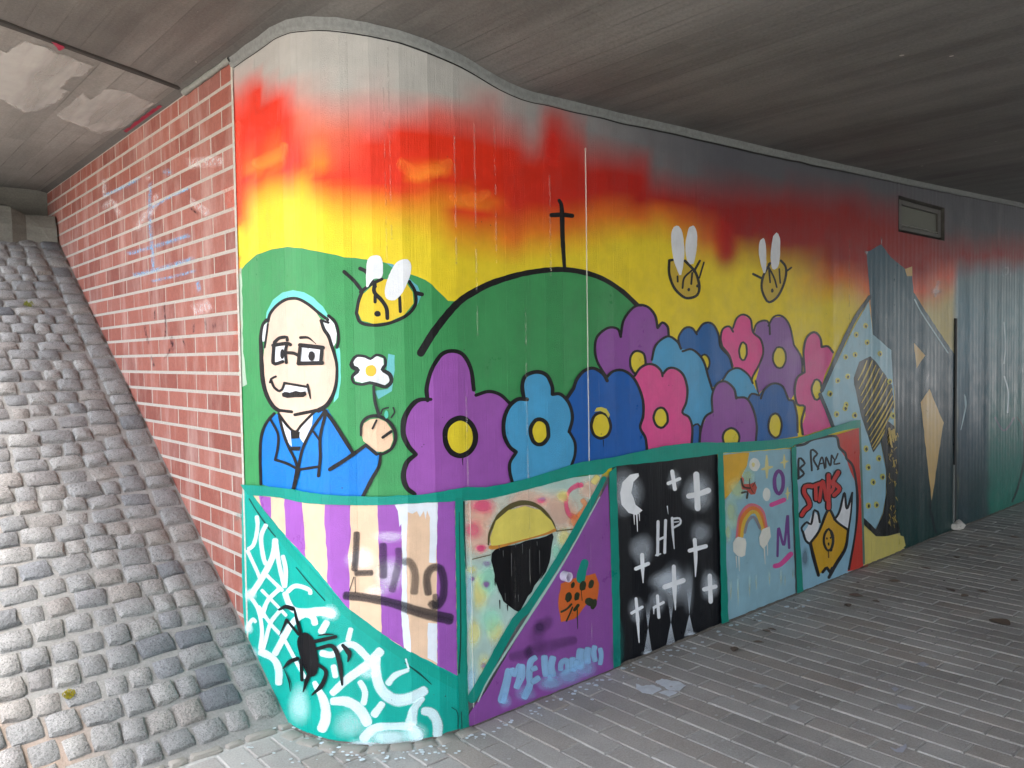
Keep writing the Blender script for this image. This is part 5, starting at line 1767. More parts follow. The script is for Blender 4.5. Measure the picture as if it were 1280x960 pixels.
for x, y0, y1 in [(255, 240, 290), (225, 110, 150), (300, 270, 300)]:
    bk_.stroke(Hq([(x, y0), (x + 1, y1)]), [1.6, .8])
bk_.lay("black_shape", (10, 10, 14), sr)
c = Coat()
for x, y0, y1 in [(390, 570, 610), (530, 520, 590), (450, 590, 755), (582, 560, 790), (655, 570, 735), (500, 890, 940), (360, 530, 565), (636, 505, 530), (480, 520, 545), (405, 880, 930)]:
    c.stroke(Gq([(x, y0), (x + 2, y1)]), [.9, .5], step=5)
c.lay("paint_drips", (96, 98, 98), sr)
Coat().stroke([(753, 598)] + Gq([(905, 450), (600, 945)]) + Hq([(340, 375), (155, 710), (88, 825)]), [6, 9, 9, 10, 11, 12]).lay("teal_diagonal", (8, 140, 124), wall)

# violet triangle with the orange patch and blue lettering
vt = panel([(758, 604), (762, 700), (766, 842), (700, 872), (620, 908), (583, 926), (584, 892), (606, 862), (648, 790), (700, 708), (740, 636)], (142, 80, 158), "violet panel with an orange patch and pale blue lettering")
Coat().stroke([(748, 620), (706, 696)] + Hq([(470, 270), (200, 690), (120, 850)]), [1.5, 2, 3.4, 2.6, 1.5], soft=.4).lay("pale_fringe", (168, 200, 190), vt, soft=True)
Coat().poly(Hq([(622, 135), (700, 104), (822, 78), (848, 140), (842, 240), (770, 262), (745, 300), (700, 352), (622, 372), (600, 285)]), 1.0).lay("orange_patch", (214, 104, 40), vt)
Coat().stroke(Hq([(762, 15), (745, 70), (738, 112)]), [10, 11, 11]).lay("teal_dash", (12, 140, 124), vt)
c = Coat()
for (x, y, rx, ry) in [(665, 220, 4, 6.4), (715, 215, 3.4, 5.6), (750, 152, 4.4, 6.6), (800, 142, 3.2, 5.8), (690, 146, 2.6, 4.2), (793, 248, 6.4, 5), (815, 262, 4, 7)]:
    c.ell(Hq([(x, y)])[0], rx, ry, 0.3, 0.5)
c.stroke(Hq([(622, 308), (655, 290), (682, 262)]), 2.6).stroke(Hq([(652, 362), (672, 320), (688, 280)]), 2).stroke(Hq([(700, 296), (722, 268)]), 4).stroke(Hq([(716, 280), (718, 408)]), [1.6, .8]).stroke(Hq([(740, 180), (745, 240)]), 1)
c.lay("dark_spots", (44, 52, 30), vt)
Coat().blob(Hq([(492, 398)])[0], 12, 12, .9).blob(Hq([(540, 370)])[0], 10, 12, .6).blob(Hq([(480, 460)])[0], 14, 18, .45).stroke(Hq([(300, 580), (420, 560), (560, 510), (720, 470)]), [8, 14, 12, 8], soft=.8, a=.6).blob(Hq([(425, 545)])[0], 7, 10, .9).lay("dark_mist", (70, 44, 84), vt, soft=True)
c = Coat()
Zt = crop(560, 690, 3.2)
for pts, w in [([(238, 458), (226, 520), (204, 606)], [9, 10, 11]), ([(244, 456), (258, 486), (284, 442)], [8, 7, 8]), ([(286, 440), (284, 490), (262, 548)], [9, 10, 8]),
               ([(350, 414), (322, 436), (316, 490), (318, 530), (292, 588)], [7, 8, 8, 9, 8]), ([(320, 470), (352, 456)], 6.5), ([(322, 522), (362, 494)], 7.5),
               ([(376, 404), (378, 450), (384, 500)], 8.5), ([(414, 408), (404, 450), (412, 500)], 8.5), ([(384, 504), (412, 500)], 12),
               ([(440, 476), (444, 440), (466, 432), (468, 470), (446, 486)], 7), ([(488, 412), (490, 450), (492, 480)], 8.5), ([(524, 376), (518, 420), (522, 470)], 10), ([(504, 424), (506, 470)], 8),
               ([(552, 372), (546, 410), (550, 450)], 8.5), ([(578, 366), (572, 400), (580, 440)], 7), ([(596, 376), (602, 410), (596, 452)], 6)]:
    c.stroke(Zt(pts), w, soft=.14, a=1.0)
for p, rx, ry, a_ in [((300, 560), 16, 12, .5), ((220, 590), 10, 12, .5), ((400, 520), 20, 12, .7), ((470, 492), 24, 13, .65), ((535, 460), 20, 14, .6)]:
    c.blob(Zt([p])[0], rx, ry, a_)
c.lay("blue_lettering", (140, 184, 218), vt, soft=True)

# night panel
ng = panel(Iq([(50, 108), (280, 84), (502, 58), (524, 815), (440, 842), (300, 895), (180, 945), (80, 990), (72, 600)]), (16, 18, 24), "black night panel with a crescent moon, white stars and initials")
c = Coat()
for (x, y, rx, ry, a_) in [(105, 225, 24, 34, .55), (318, 172, 11, 15, .4), (420, 225, 22, 28, .6), (178, 470, 18, 24, .45), (430, 400, 16, 18, .4), (290, 605, 26, 18, .7), (312, 620, 20, 32, .45), (470, 622, 14, 22, .6), (155, 730, 12, 20, .35), (245, 690, 13, 18, .4), (375, 640, 10, 36, .3)]:
    c.blob(Iq([(x, y)])[0], rx, ry, a_)
for (x, yt, ym, yb, w) in [(205, 690, 805, 915, 16), (303, 660, 782, 880, 17), (382, 560, 748, 835, 19)]:
    p, q_, r_ = Iq([(x - w, yt)])[0], Iq([(x + w, yt)])[0], Iq([(x, ym)])[0]
    c.fan([p, q_, r_], [0.0, 0.0, 0.75])
    p, q_ = Iq([(x - w - 4, yb + 8)])[0], Iq([(x + w, yb - 6)])[0]
    c.fan([r_, q_, p], [0.85, 0.4, 0.4])
for (x, y) in [(205, 912), (310, 878), (390, 832)]:
    c.blob(Iq([(x, y)])[0], 9, 4, .7)
c.lay("white_glow", (206, 214, 222), ng, soft=True)
Coat().poly(Iq([(158, 142), (120, 148), (88, 180), (78, 225), (85, 275), (115, 312), (150, 322), (175, 300), (145, 275), (128, 225), (136, 178), (160, 155)]), .4).stroke(Iq([(138, 318), (140, 360)]), [1.6, .7]).stroke(Iq([(150, 320), (153, 390)]), [1.8, .7]).stroke(Iq([(160, 315), (162, 345)]), [1.4, .6]).lay("moon", (244, 246, 248), ng)
STARS = [[([(309, 135), (320, 210)], 4.4), ([(292, 186), (340, 166)], 3.8)], [([(412, 148), (415, 215), (418, 292)], 6.4), ([(380, 240), (420, 232), (463, 216)], 6)], [([(180, 492), (184, 612)], [4.6, 4, 1]), ([(153, 552), (206, 530)], 4)],
         [([(405, 428), (409, 500), (408, 585)], [4.4, 4.4, 1]), ([(383, 474), (452, 455)], 4.6)], [([(315, 542), (318, 640), (322, 728)], [4.2, 5.4, 1]), ([(276, 630), (356, 602)], 5.4)], [([(470, 582), (474, 692)], 4.8), ([(446, 640), (494, 628)], 4.6)],
         [([(154, 680), (160, 760), (167, 868)], [3.2, 4, 1]), ([(135, 742), (180, 716)], 3.4)], [([(245, 668), (251, 760)], 3.4), ([(230, 718), (270, 696)], 3.2), ([(229, 718), (229, 745)], [2, .8])]]
for stv in STARS:
    c = Coat()
    for pts, w in stv:
        c.stroke(Iq(pts), w * 1.15 if not isinstance(w, list) else [q_ * 1.12 for q_ in w])
    c.lay("star", (244, 246, 248), ng)
c = Coat()
for pts, w in [([(248, 350), (246, 492)], 3.8), ([(280, 345), (276, 482)], 3.6), ([(248, 428), (279, 414)], 3), ([(309, 335), (312, 400), (318, 466)], [3.6, 3, 1]), ([(309, 338), (340, 336), (344, 358), (314, 376)], 2.6), ([(318, 352), (336, 350)], 1.4), ([(287, 284), (291, 318)], [1.5, .4]), ([(238, 494), (258, 488)], 2)]:
    c.stroke(Iq(pts), w)
c.lay("initials", (226, 230, 234), ng)

# rainbow panel
rbw = panel(Jq([(44, 142), (200, 132), (376, 118), (388, 480), (402, 830), (300, 875), (180, 930), (68, 976), (50, 500)]), (146, 186, 200), "pale blue panel with a rainbow, clouds and purple letters")
Coat().poly(Jq([(45, 148), (178, 135), (165, 200), (122, 290), (60, 362)]), .6).lay("orange_corner", (222, 172, 52), rbw)
Coat().blob(Jq([(120, 310)])[0], 16, 18, .7).blob(Jq([(90, 420)])[0], 10, 22, .6).blob(Jq([(170, 250)])[0], 12, 14, .6).blob(Jq([(75, 520)])[0], 6, 16, .6).blob(Jq([(110, 470)])[0], 8, 14, .4).each("yellow_green_haze", (186, 200, 140), rbw, soft=True)
Coat().ell(Jq([(203, 195)])[0], 6.8, 8.4).ell(Jq([(262, 338)])[0], 4.8, 8.4).each("white_ball", (226, 228, 220), rbw)
c = Coat().stroke(Jq([(262, 152), (263, 258)]), [2, 5, 2]).stroke(Jq([(238, 218), (288, 205)]), [2, 5, 2]).stroke(Jq([(346, 148), (347, 212)]), [1.5, 4, 1.5]).stroke(Jq([(330, 186), (364, 178)]), [1.5, 4, 1.5]).stroke(Jq([(362, 305), (362, 362)]), [1, 3.4, 1]).stroke(Jq([(352, 335), (374, 330)]), [1, 3, 1]).ell(Jq([(197, 195)])[0], 2, 3)
c.lay("yellow_star", (218, 208, 140), rbw)
Coat().stroke(Jq([(318, 225), (300, 255), (302, 310), (320, 335), (338, 305), (338, 250)]), 4.6, closed=True).stroke(Jq([(314, 634), (316, 560), (320, 500), (345, 580), (362, 440), (366, 520), (370, 594)]), 3.2).each("purple_letter", (112, 62, 136), rbw)
Coat().stroke(Jq([(284, 388), (344, 364)]), 5.6).stroke(Jq([(302, 682), (330, 672), (378, 624)]), 6).each("pink_dash", (216, 78, 150), rbw)
for pts, w, rgb in [([(120, 545), (132, 450), (165, 398), (200, 390), (240, 420), (258, 500)], 4.4, (214, 116, 128)), ([(130, 545), (140, 460), (172, 412), (202, 404), (232, 432), (248, 505)], 4.6, (222, 126, 60)), ([(140, 540), (152, 470), (180, 428), (205, 422), (225, 450), (240, 505)], 4.4, (220, 180, 70)), ([(155, 520), (168, 470), (195, 445), (215, 470), (228, 500)], 3.4, (140, 140, 146))]:
    Coat().stroke(Jq(pts), w).lay("rainbow_band", rgb, rbw)
Coat().poly(Jq([(108, 548), (125, 542), (155, 548), (162, 570), (158, 630), (140, 640), (118, 632), (98, 612), (98, 570)]), .6).poly(Jq([(222, 545), (238, 505), (275, 492), (280, 540), (262, 575), (245, 600), (225, 580)]), .6).stroke(Jq([(113, 636), (116, 690)]), [1.4, .6]).stroke(Jq([(126, 638), (128, 705)]), [1.4, .6]).stroke(Jq([(248, 596), (252, 672)]), [1.6, .6]).stroke(Jq([(262, 575), (264, 630)]), [1.2, .6]).each("cloud", (228, 226, 214), rbw)
Coat().poly(Jq([(138, 250), (155, 262), (150, 290), (185, 285), (205, 278), (216, 305), (208, 335), (185, 340), (165, 318), (140, 312)]), .6).lay("red_scribble", (188, 84, 70), rbw)
Coat().stroke(Jq([(138, 262), (150, 300), (178, 308)]), 2.2).stroke(Jq([(142, 330), (168, 326), (165, 355)]), 2.6).stroke(Jq([(178, 262), (180, 300), (196, 330)]), 1).stroke(Jq([(205, 278), (192, 300)]), 1).lay("dark_scribble", (66, 58, 44), rbw)
c = Coat()
for (x, y0, y1, w) in [(90, 740, 850, 9), (125, 720, 880, 8), (180, 720, 835, 8), (212, 720, 800, 8), (275, 700, 775, 8), (330, 690, 780, 8), (350, 720, 780, 6), (388, 690, 745, 6)]:
    p = Jq([(x - w, y0), (x + w, y0), (x, y1)])
    c.fan(p, [0.0, 0.0, 0.85])
c.each("pale_streak", (206, 212, 176), rbw, soft=True)

# crest panel
cr = panel(Jq([(392, 104), (500, 66), (592, 50), (700, 20), (712, 400), (724, 705), (640, 732), (540, 775), (434, 832), (402, 600)]), (142, 186, 206), "pale blue panel with dark and red lettering over a yellow crest")
Coat().poly(Jq([(590, 52), (700, 20), (712, 400), (722, 690), (730, 690), (645, 706), (680, 560), (692, 400), (686, 290), (640, 170), (604, 116)]), .5).lay("red_field", (202, 58, 46), cr)
Coat().poly(Jq([(435, 520), (455, 490), (480, 415), (505, 440), (512, 480), (500, 525), (465, 565), (445, 555)]), .4).poly(Jq([(585, 455), (610, 420), (630, 345), (645, 400), (668, 330), (660, 420), (650, 500), (620, 490)]), .4).each("white_plume", (230, 232, 234), cr)
Coat().poly(Jq([(553, 412), (575, 445), (610, 480), (648, 505), (636, 590), (600, 655), (570, 700), (552, 690), (530, 705), (505, 722), (482, 650), (464, 570), (505, 515), (525, 470)]), .4).lay("yellow_crest", (214, 164, 34), cr)
c = Coat()
for pts, w in [([(398, 104), (440, 96), (470, 76), (520, 64), (590, 60), (606, 112), (635, 140), (640, 165), (672, 205), (690, 310), (692, 420), (680, 540), (652, 695)], [3, 4, 3, 3.4, 3, 3, 3.4, 3, 2.4, 2.6, 3]),
               ([(410, 258), (412, 165), (440, 188), (418, 212), (436, 238), (408, 262)], 2.8), ([(474, 222), (470, 126), (500, 142), (482, 168), (506, 214)], 2.6), ([(502, 218), (522, 158), (536, 212)], 2.2), ([(508, 192), (532, 186)], 1.8), ([(540, 206), (542, 158), (562, 200), (568, 150)], 2.2), ([(570, 150), (584, 172), (598, 142)], 2), ([(584, 170), (580, 192), (606, 188)], 2.2),
               ([(432, 520), (424, 498), (450, 470), (470, 480), (485, 412), (502, 420), (512, 470)], 2.8), ([(430, 515), (445, 560), (466, 575)], 3), ([(582, 458), (606, 420), (630, 330), (642, 405), (668, 330)], 2.8), ([(668, 330), (662, 420), (650, 505)], 2.2),
               ([(466, 572), (482, 640), (505, 725)], [4, 4.4, 4]), ([(466, 570), (508, 512), (553, 412), (590, 465), (648, 508)], [3, 3, 3.4, 3, 3]), ([(648, 508), (634, 595), (590, 670), (555, 735)], [3, 4, 4.6, 4]), ([(525, 710), (545, 688), (560, 712), (570, 690)], 3.6)]:
    c.stroke(Jq(pts), w)
c.stroke(Jq([(553, 502), (534, 530), (532, 575), (550, 606), (570, 590), (576, 545), (566, 515)]), 3.0, closed=True).ell(Jq([(545, 548)])[0], 1, 1.6).ell(Jq([(563, 545)])[0], 1, 1.6).ell(Jq([(553, 575)])[0], 1.2, 2.2).stroke(Jq([(566, 520), (575, 560), (564, 605)]), 3.4).stroke(Jq([(553, 610), (553, 640)]), 1)
c.lay("black_lines", (24, 24, 30), cr)
red = [([(468, 296), (440, 300), (436, 330), (455, 362), (462, 392), (440, 412), (424, 436)], 5), ([(472, 300), (515, 284)], 4.4), ([(490, 296), (492, 360)], 4.4), ([(508, 368), (524, 275), (542, 362)], 4.2), ([(552, 245), (552, 402)], 5), ([(556, 268), (576, 300), (560, 330)], 4), ([(598, 232), (576, 276), (604, 310), (578, 340)], 5)]
c1, c2 = Coat(), Coat()
for pts, w in red:
    c1.stroke(Jq(pts), w + 3.6)
for pts, w in red:
    c2.stroke(Jq(pts), w)
c1.lay("letter_outline", (26, 22, 28), cr)
c2.lay("red_letters", (206, 56, 52), cr)
Coat().blob(Jq([(440, 640)])[0], 6, 16, .9).lay("grey_smudge", (96, 118, 132), cr, soft=True)
Coat().stroke(Jq([(704, 14), (714, 300), (724, 668)]), 2.6).lay("panel_edge", (88, 122, 112), wall)

# teal framework over the panels
up_ = [(303, 605), (360, 610), (402, 617), (454, 620), (496, 620), (527, 618), (560, 612), (582, 608.5), (605, 608.5), (629, 604.5), (656, 598), (690, 588), (720, 578.5), (760, 572), (794, 565), (831, 557), (874, 553), (906, 553), (954, 550.5), (996, 546.5), (1020, 540), (1060, 527), (1074, 525)]
dn_ = [(1074, 534), (1057, 537), (1028, 545), (992, 556), (988, 559), (946, 563), (902, 566), (898, 567), (826, 576.5), (766, 583), (752, 592), (725, 594), (701, 600), (663, 610), (632, 618), (605, 624), (580, 625.5), (529, 628), (501, 629.5), (466, 631), (421, 630.5), (384, 628), (348, 621), (312, 618)]
frame = Coat().poly([tuple(p) for p in spline(up_, 5)] + [tuple(p) for p in spline(dn_, 5)], 0.3)
frame.lay("teal_band", (6, 148, 130), wall, label="wavy teal band running above the small panels")
for pl in ([(567.5, 622), (577, 622), (581, 755), (583, 868), (585, 928), (574, 930), (570, 830), (568, 700)], [(759, 590), (768, 583), (772, 700), (773.5, 836), (765, 842), (763, 755), (761, 680)], [(895, 566), (902, 564), (906, 700), (909, 786), (900, 790), (898, 680)], [(987, 560), (993, 556), (997, 660), (1003, 748), (995, 750), (991, 650)]):
    Coat().poly(pl, .4).lay("teal_post", (8, 140, 122), wall)
Coat().stroke([(572, 640), (574, 780), (572, 840)], [.8, 1.4, 2]).stroke(Fq([(1165, 632), (1195, 660), (1198, 760)]), 1).stroke(Fq([(1215, 655), (1218, 745)]), 1).stroke(Gq([(104, 215), (108, 450), (120, 700)]), [2.2, 1.6, .8]).each("dark_seam", (18, 60, 54), wall)
Coat().blob((768, 818), 10, 20, .6).blob((772, 800), 8, 30, .4).lay("teal_overspray", (20, 110, 104), wall, soft=True)

# red left-hand flame with soft rim on the rounded corner, orange crescents
Coat().stroke([(497, 200), (520, 216), (548, 212), (566, 200)], [8, 15, 14, 8], soft=1.0, a=.3).stroke([(560, 246), (585, 250), (614, 240)], [6, 13, 6], soft=1.0, a=.25).stroke([(314, 203), (332, 202), (350, 192), (358, 178)], [6, 14, 13, 7], soft=1.0, a=.32).each("orange_crescent", (246, 160, 66), wall, soft=True)
Coat().blob((906, 302), 20, 36, .45).blob((690, 185), 12, 34, .5).each("red_drop", (214, 30, 20), wall, soft=True)

# ---------------------------------------------------------------- fins left by gaps between the form boards, paint worn off them
def fin_mat(rgb, cover):
    m, nt, N, L, B_ = new_mat("worn_fin")
    tc = N.new("ShaderNodeTexCoord")
    n = nd(nt, "ShaderNodeTexNoise", Scale=14.0, Detail=5.0, Roughness=0.75)
    L.new(tc.outputs["Object"], n.inputs["Vector"])
    B_.inputs["Base Color"].default_value = (*lin(rgb), 1)
    B_.inputs["Roughness"].default_value = 0.5
    L.new(ramp(nt, n.outputs[0], [(0.5 - cover * 0.35, 0.0), (0.56 - cover * 0.35, 0.5 if cover > .5 else 0.14)]), B_.inputs["Alpha"])
    return m


FIN_W, FIN_G = fin_mat((226, 226, 214), 0.85), fin_mat((206, 200, 186), 0.1)
for (pxx, y0, y1, w, mt) in [(735, 185, 842, 0.0017, FIN_W), (586, 622, 908, 0.0017, FIN_W), (492, 60, 300, 0.003, FIN_G), (486, 110, 330, 0.0024, FIN_G), (597, 150, 420, 0.0026, FIN_G), (622, 160, 330, 0.0026, FIN_G), (572, 170, 330, 0.0026, FIN_G), (659, 590, 800, 0.0022, FIN_G), (690, 220, 345, 0.0026, FIN_G),
                             (701, 640, 860, 0.002, FIN_G), (610, 760, 900, 0.002, FIN_G), (583, 480, 640, 0.0022, FIN_G), (658, 385, 600, 0.0022, FIN_G), (1063, 300, 420, 0.003, FIN_G), (640, 700, 880, 0.002, FIN_G)]:
    a0 = px_to_wall([(pxx - 2 + (y0 - 480) * 0.0125, y0), (pxx + (y1 - 480) * 0.0125, y1)])
    s_ = float(a0[0, 0] + a0[1, 0]) / 2
    zlo, zhi = max(float(a0[1, 1]), 0.0), float(a0[0, 1])
    n = 24
    vv, ff = [], []
    for k in range(n + 1):
        z = zlo + (zhi - zlo) * k / n
        ds = 0.0012 * mnoise.noise(Vector((z * 4, s_, 0)))
        h = 0.0085 + 0.002 * mnoise.noise(Vector((z * 13, s_, 5)))
        P = wall_pos([s_ - w + ds, s_ + ds, s_ + w + ds], [z] * 3, [0.004, h + 0.001, 0.004])
        vv += [tuple(p) for p in P]
        if k:
            b = (k - 1) * 3
            ff += [(b, b + 1, b + 4, b + 3), (b + 1, b + 2, b + 5, b + 4)]
    mesh_obj("casting_fin", vv, ff, mt, wall)

# ---------------------------------------------------------------- mortar cove between wall and deck
bm = bmesh.new()
prev = None
sv_ = np.concatenate([np.arange(0.0, 3.0, 0.035), np.arange(3.0, S[-1], 0.12)])
for s_ in sv_:
    nz = mnoise.noise(Vector((s_ * 6, 1, 1)))
    zt = float(ceil_z(wall_pos([s_], [0], [0])[0, 0]))
    hgt = 0.034 + 0.005 * nz
    bulge = 0.010 + 0.003 * mnoise.noise(Vector((s_ * 9, 4, 1)))
    P = wall_pos([s_] * 5, [zt - hgt, zt - hgt + 0.004, zt - hgt * .6, zt - hgt * 0.25, zt + 0.01], [0.001, bulge, bulge + 0.002, bulge + 0.003, bulge + 0.010])
    cur = [bm.verts.new(tuple(p)) for p in P]
    if prev:
        for i in range(4):
            bm.faces.new((prev[i], cur[i], cur[i + 1], prev[i + 1]))
    prev = cur
bmesh.ops.recalc_face_normals(bm, faces=bm.faces)
bm_obj("mortar_cove", bm, plain_mat("cove_mortar", (122, 125, 122), 0.85, 0.7, 55.0, 0.22), wall, smooth=True)
c = Coat()
lowp = []
for s_ in np.arange(0.02, 8.0, 0.03 if True else 0):
    X_ = float(wall_pos([s_], [0], [0])[0, 0])
    z = float(ceil_z(X_)) - 0.034 - 0.005 * mnoise.noise(Vector((s_ * 6, 1, 1))) - 0.003
    lowp.append(tuple(project(wall_pos([s_], [z], [0]))[0]))
c.stroke([p for p in lowp if p[0] < 1290][::2], [1.2, 1.4, 2.2, 1.2, 1.4, 2.6, 3.0, 2.0, 1.6, 1.4, 1.4], step=6)
c.lay("crack", (38, 38, 38), wall)

# vertical movement joint in the ribbed concrete
js = px_to_wall([(1194, 398), (1197, 655)])
jz = float(js[0, 1])
P0 = wall_pos([js[0, 0] - 0.018, js[0, 0] + 0.018], [0, 0], [0.006, 0.006])
bm = bmesh.new()
box(bm, P0[0][0], P0[1][0], P0[0][1] - 0.003, P0[0][1] + 0.02, 0.0, jz)
bm_obj("movement_joint", bm, plain_mat("joint_rubber", (16, 17, 18), 0.7), wall)
bm = bmesh.new()
box(bm, P0[0][0] - 0.012, P0[0][0] - 0.004, P0[0][1] - 0.006, P0[0][1] + 0.02, 0.0, 0.5)
bm_obj("joint_cover", bm, plain_mat("joint_metal", (120, 124, 122), 0.5), wall)

# recess round the wall lamp
RX0, RX1 = wall_pos([LS0], [0], [0])[0][0], wall_pos([LS1], [0], [0])[0][0]
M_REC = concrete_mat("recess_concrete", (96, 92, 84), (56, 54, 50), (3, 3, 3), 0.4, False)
d = 0.085
rv = [(RX0, YW - 0.004, LZ0), (RX1, YW - 0.004, LZ0), (RX1, YW - 0.004, LZ1), (RX0, YW - 0.004, LZ1), (RX0 + .012, YW + d, LZ0 + .012), (RX1 - .012, YW + d, LZ0 + .012), (RX1 - .012, YW + d, LZ1 - .012), (RX0 + .012, YW + d, LZ1 - .012)]
mesh_obj("lamp_recess", rv, [(0, 1, 5, 4), (1, 2, 6, 5), (2, 3, 7, 6), (3, 0, 4, 7), (4, 5, 6, 7)], M_REC, wall)

# short pipe stub low on the wall
ps = px_to_wall([(702, 719)])[0]
bm = bmesh.new()
n = 14
ringv = []
for (r_, o_) in ((0.021, 0.0), (0.021, 0.045), (0.015, 0.045), (0.015, 0.012)):
    rr_ = []
    for k in range(n):
        t = 2 * math.pi * k / n
        p = wall_pos([ps[0]], [ps[1]], [0.0])[0]
        rr_.append(bm.verts.new((p[0] + r_ * math.cos(t), p[1] - o_, p[2] + r_ * math.sin(t))))
    ringv.append(rr_)
for a_, b_ in zip(ringv[:-1], ringv[1:]):
    for k in range(n):
        bm.faces.new((a_[k], a_[(k + 1) % n], b_[(k + 1) % n], b_[k]))
bm.faces.new(ringv[-1])
bmesh.ops.recalc_face_normals(bm, faces=bm.faces)
bm_obj("pipe_stub", bm, plain_mat("white_plastic", (206, 196, 214), 0.4), wall, smooth=False)

# ================================================================== SMALL THINGS
# wall lamp in its recess
lamp = empty("wall_lamp", ((RX0 + RX1) / 2, YW + d, LZ0))
tag(lamp, "dark unlit rectangular lamp sunk into the wall high above the slate figure", "lamp")
M_HOUS = plain_mat("lamp_housing", (84, 82, 76), 0.55, 0.2, 30)
w2, zc = (RX1 - RX0) / 2 - 0.03, (LZ1 - LZ0)


def lbox(name, x0, x1, y0, y1, z0, z1, mat, parent):
    bm = bmesh.new()
    box(bm, x0, x1, y0, y1, z0, z1)
    bmesh.ops.bevel(bm, geom=bm.edges[:], offset=0.003, segments=1, affect='EDGES')
    return bm_obj(name, bm, mat, parent)


lbox("housing", -w2, w2, -0.05, -0.004, 0.018, zc - 0.018, M_HOUS, lamp)
for (x0, x1, z0, z1) in ((-w2, -w2 + .05, 0.018, zc - .018), (w2 - .05, w2, 0.018, zc - .018), (-w2 + .05, w2 - .05, zc - .05, zc - .018), (-w2 + .05, w2 - .05, 0.018, .045)):
    lbox("frame_bar", x0, x1, -0.075, -0.052, z0, z1, M_HOUS, lamp)
gm, nt, N, L, B_ = new_mat("lamp_glass")
B_.inputs["Base Color"].default_value = (*lin((120, 122, 112)), 1)
B_.inputs["Roughness"].default_value = 0.25
lbox("lamp_glass", -w2 + .052, w2 - .052, -0.062, -0.051, 0.047, zc - .052, gm, lamp)
lbox("bright_bar", -w2 + .055, w2 - .055, -0.072, -0.064, 0.052, 0.060, plain_mat("bar_metal", (170, 168, 160), 0.35, metal=0.6), lamp)

# spray marks on the bricks: thin coats on the brick faces
def brick_coat(name, strokes, rgb, a=0.5):
    m, nt, N, L, B_ = new_mat("faded_spray")
    B_.inputs["Roughness"].default_value = 0.8
    rg_ = N.new("ShaderNodeRGB")
    rg_.outputs[0].default_value = (*lin(rgb), 1)
    at_ = N.new("ShaderNodeAttribute")
    at_.attribute_name = "fade"
    tc = N.new("ShaderNodeTexCoord")
    n_ = nd(nt, "ShaderNodeTexNoise", Scale=45.0, Detail=4.0)
    L.new(tc.outputs["Object"], n_.inputs["Vector"])
    film(nt, mathn(nt, 'MULTIPLY', mathn(nt, 'MULTIPLY', at_.outputs["Fac"], a), ramp(nt, n_.outputs[0], [(0.38, 0.15), (0.62, 1.0)])), rg_.outputs[0], B_)
    for si, (pts, w) in enumerate(strokes):
        vv, ff, fd = [], [], []
        C_ = spline(pts, 4.0)
        T = np.gradient(C_, axis=0)
        T /= np.maximum(np.linalg.norm(T, axis=1), 1e-6)[:, None]
        Nn = np.stack([-T[:, 1], T[:, 0]], 1)
        b = len(vv)
        for k in range(len(C_)):
            e = 1.0 if 0 < k < len(C_) - 1 else 0.0
            for (u, al) in ((-1.2, 0), (-.4, 1), (.4, 1), (1.2, 0)):
                p = on_plane([C_[k] + Nn[k] * u * w / 2], (XB - 0.0024 - 0.00025 * si, 0, 0), (1, 0, 0))[0]
                vv.append(tuple(p))
                fd.append(al * e)
        for k in range(len(C_) - 1):
            for j in range(3):
                q0 = b + k * 4 + j
                ff.append((q0, q0 + 1, q0 + 5, q0 + 4))
        o = mesh_obj(name, vv, ff, m, brickwall)
        a_ = o.data.attributes.new("fade", 'FLOAT', 'POINT')
        a_.data.foreach_set("value", fd)


brick_coat("blue_spray_mark", [([(188, 226), (187, 270), (190, 310), (192, 340)], 5), ([(158, 318), (200, 306), (240, 293)], 6), ([(165, 345), (200, 336), (244, 322)], 6), ([(211, 210), (208, 220)], 12), ([(128, 245), (150, 236), (176, 222)], 5), ([(246, 350), (250, 366)], 6), ([(186, 262), (215, 245), (240, 234)], 4), ([(188, 352), (220, 345), (246, 338)], 4)], (118, 166, 200), 0.75)
brick_coat("white_spray_mark", [([(130, 222), (131, 250)], 7), ([(184, 218), (186, 226)], 8), ([(128, 262), (140, 252), (150, 270)], 8), ([(170, 290), (180, 270), (192, 262), (196, 240)], 8), ([(236, 250), (262, 268)], 10), ([(232, 205), (280, 200)], 14), ([(240, 390), (265, 380)], 16)], (214, 206, 204), 0.6)
brick_coat("dark_spray_mark", [([(193, 385), (194, 402)], 3), ([(205, 378), (207, 412), (205, 425)], 2.6), ([(180, 405), (186, 432)], 3.4), ([(213, 418), (217, 440)], 5), ([(228, 420), (231, 436)], 2.4), ([(242, 400), (242, 418)], 3), ([(256, 398), (258, 414)], 3), ([(266, 402), (269, 412)], 6), ([(235, 258), (250, 270)], 3), ([(188, 444), (193, 460)], 3), ([(215, 432), (205, 450)], 3)], (60, 34, 42), 0.95)
brick_coat("sunset_overspray", [([(296, 150), (297, 215), (296, 285)], 12), ([(284, 232), (290, 262)], 16), ([(298, 318), (296, 345)], 10), ([(298, 400), (297, 425)], 8)], (206, 96, 70), 0.6)
brick_coat("teal_overspray", [([(302, 622), (304, 655), (306, 700), (308, 745)], 7), ([(299, 640), (300, 652)], 12)], (46, 118, 110), 0.6)
bm = bmesh.new()
prev = None
for k in range(60):
    z = 0.0 + k * (Z_CEIL - 0.01) / 59
    w = 0.012 + 0.004 * mnoise.noise(Vector((z * 7, 2, 3)))
    cur = [bm.verts.new((XB - 0.0045, Y_EDGE - 0.012, z)), bm.verts.new((XB - 0.006, Y_EDGE + w * .4, z)), bm.verts.new((XB + 0.001, Y_EDGE + w, z))]
    if prev:
        for i in range(2):
            bm.faces.new((prev[i], prev[i + 1], cur[i + 1], cur[i]))
    prev = cur
bmesh.ops.recalc_face_normals(bm, faces=bm.faces)
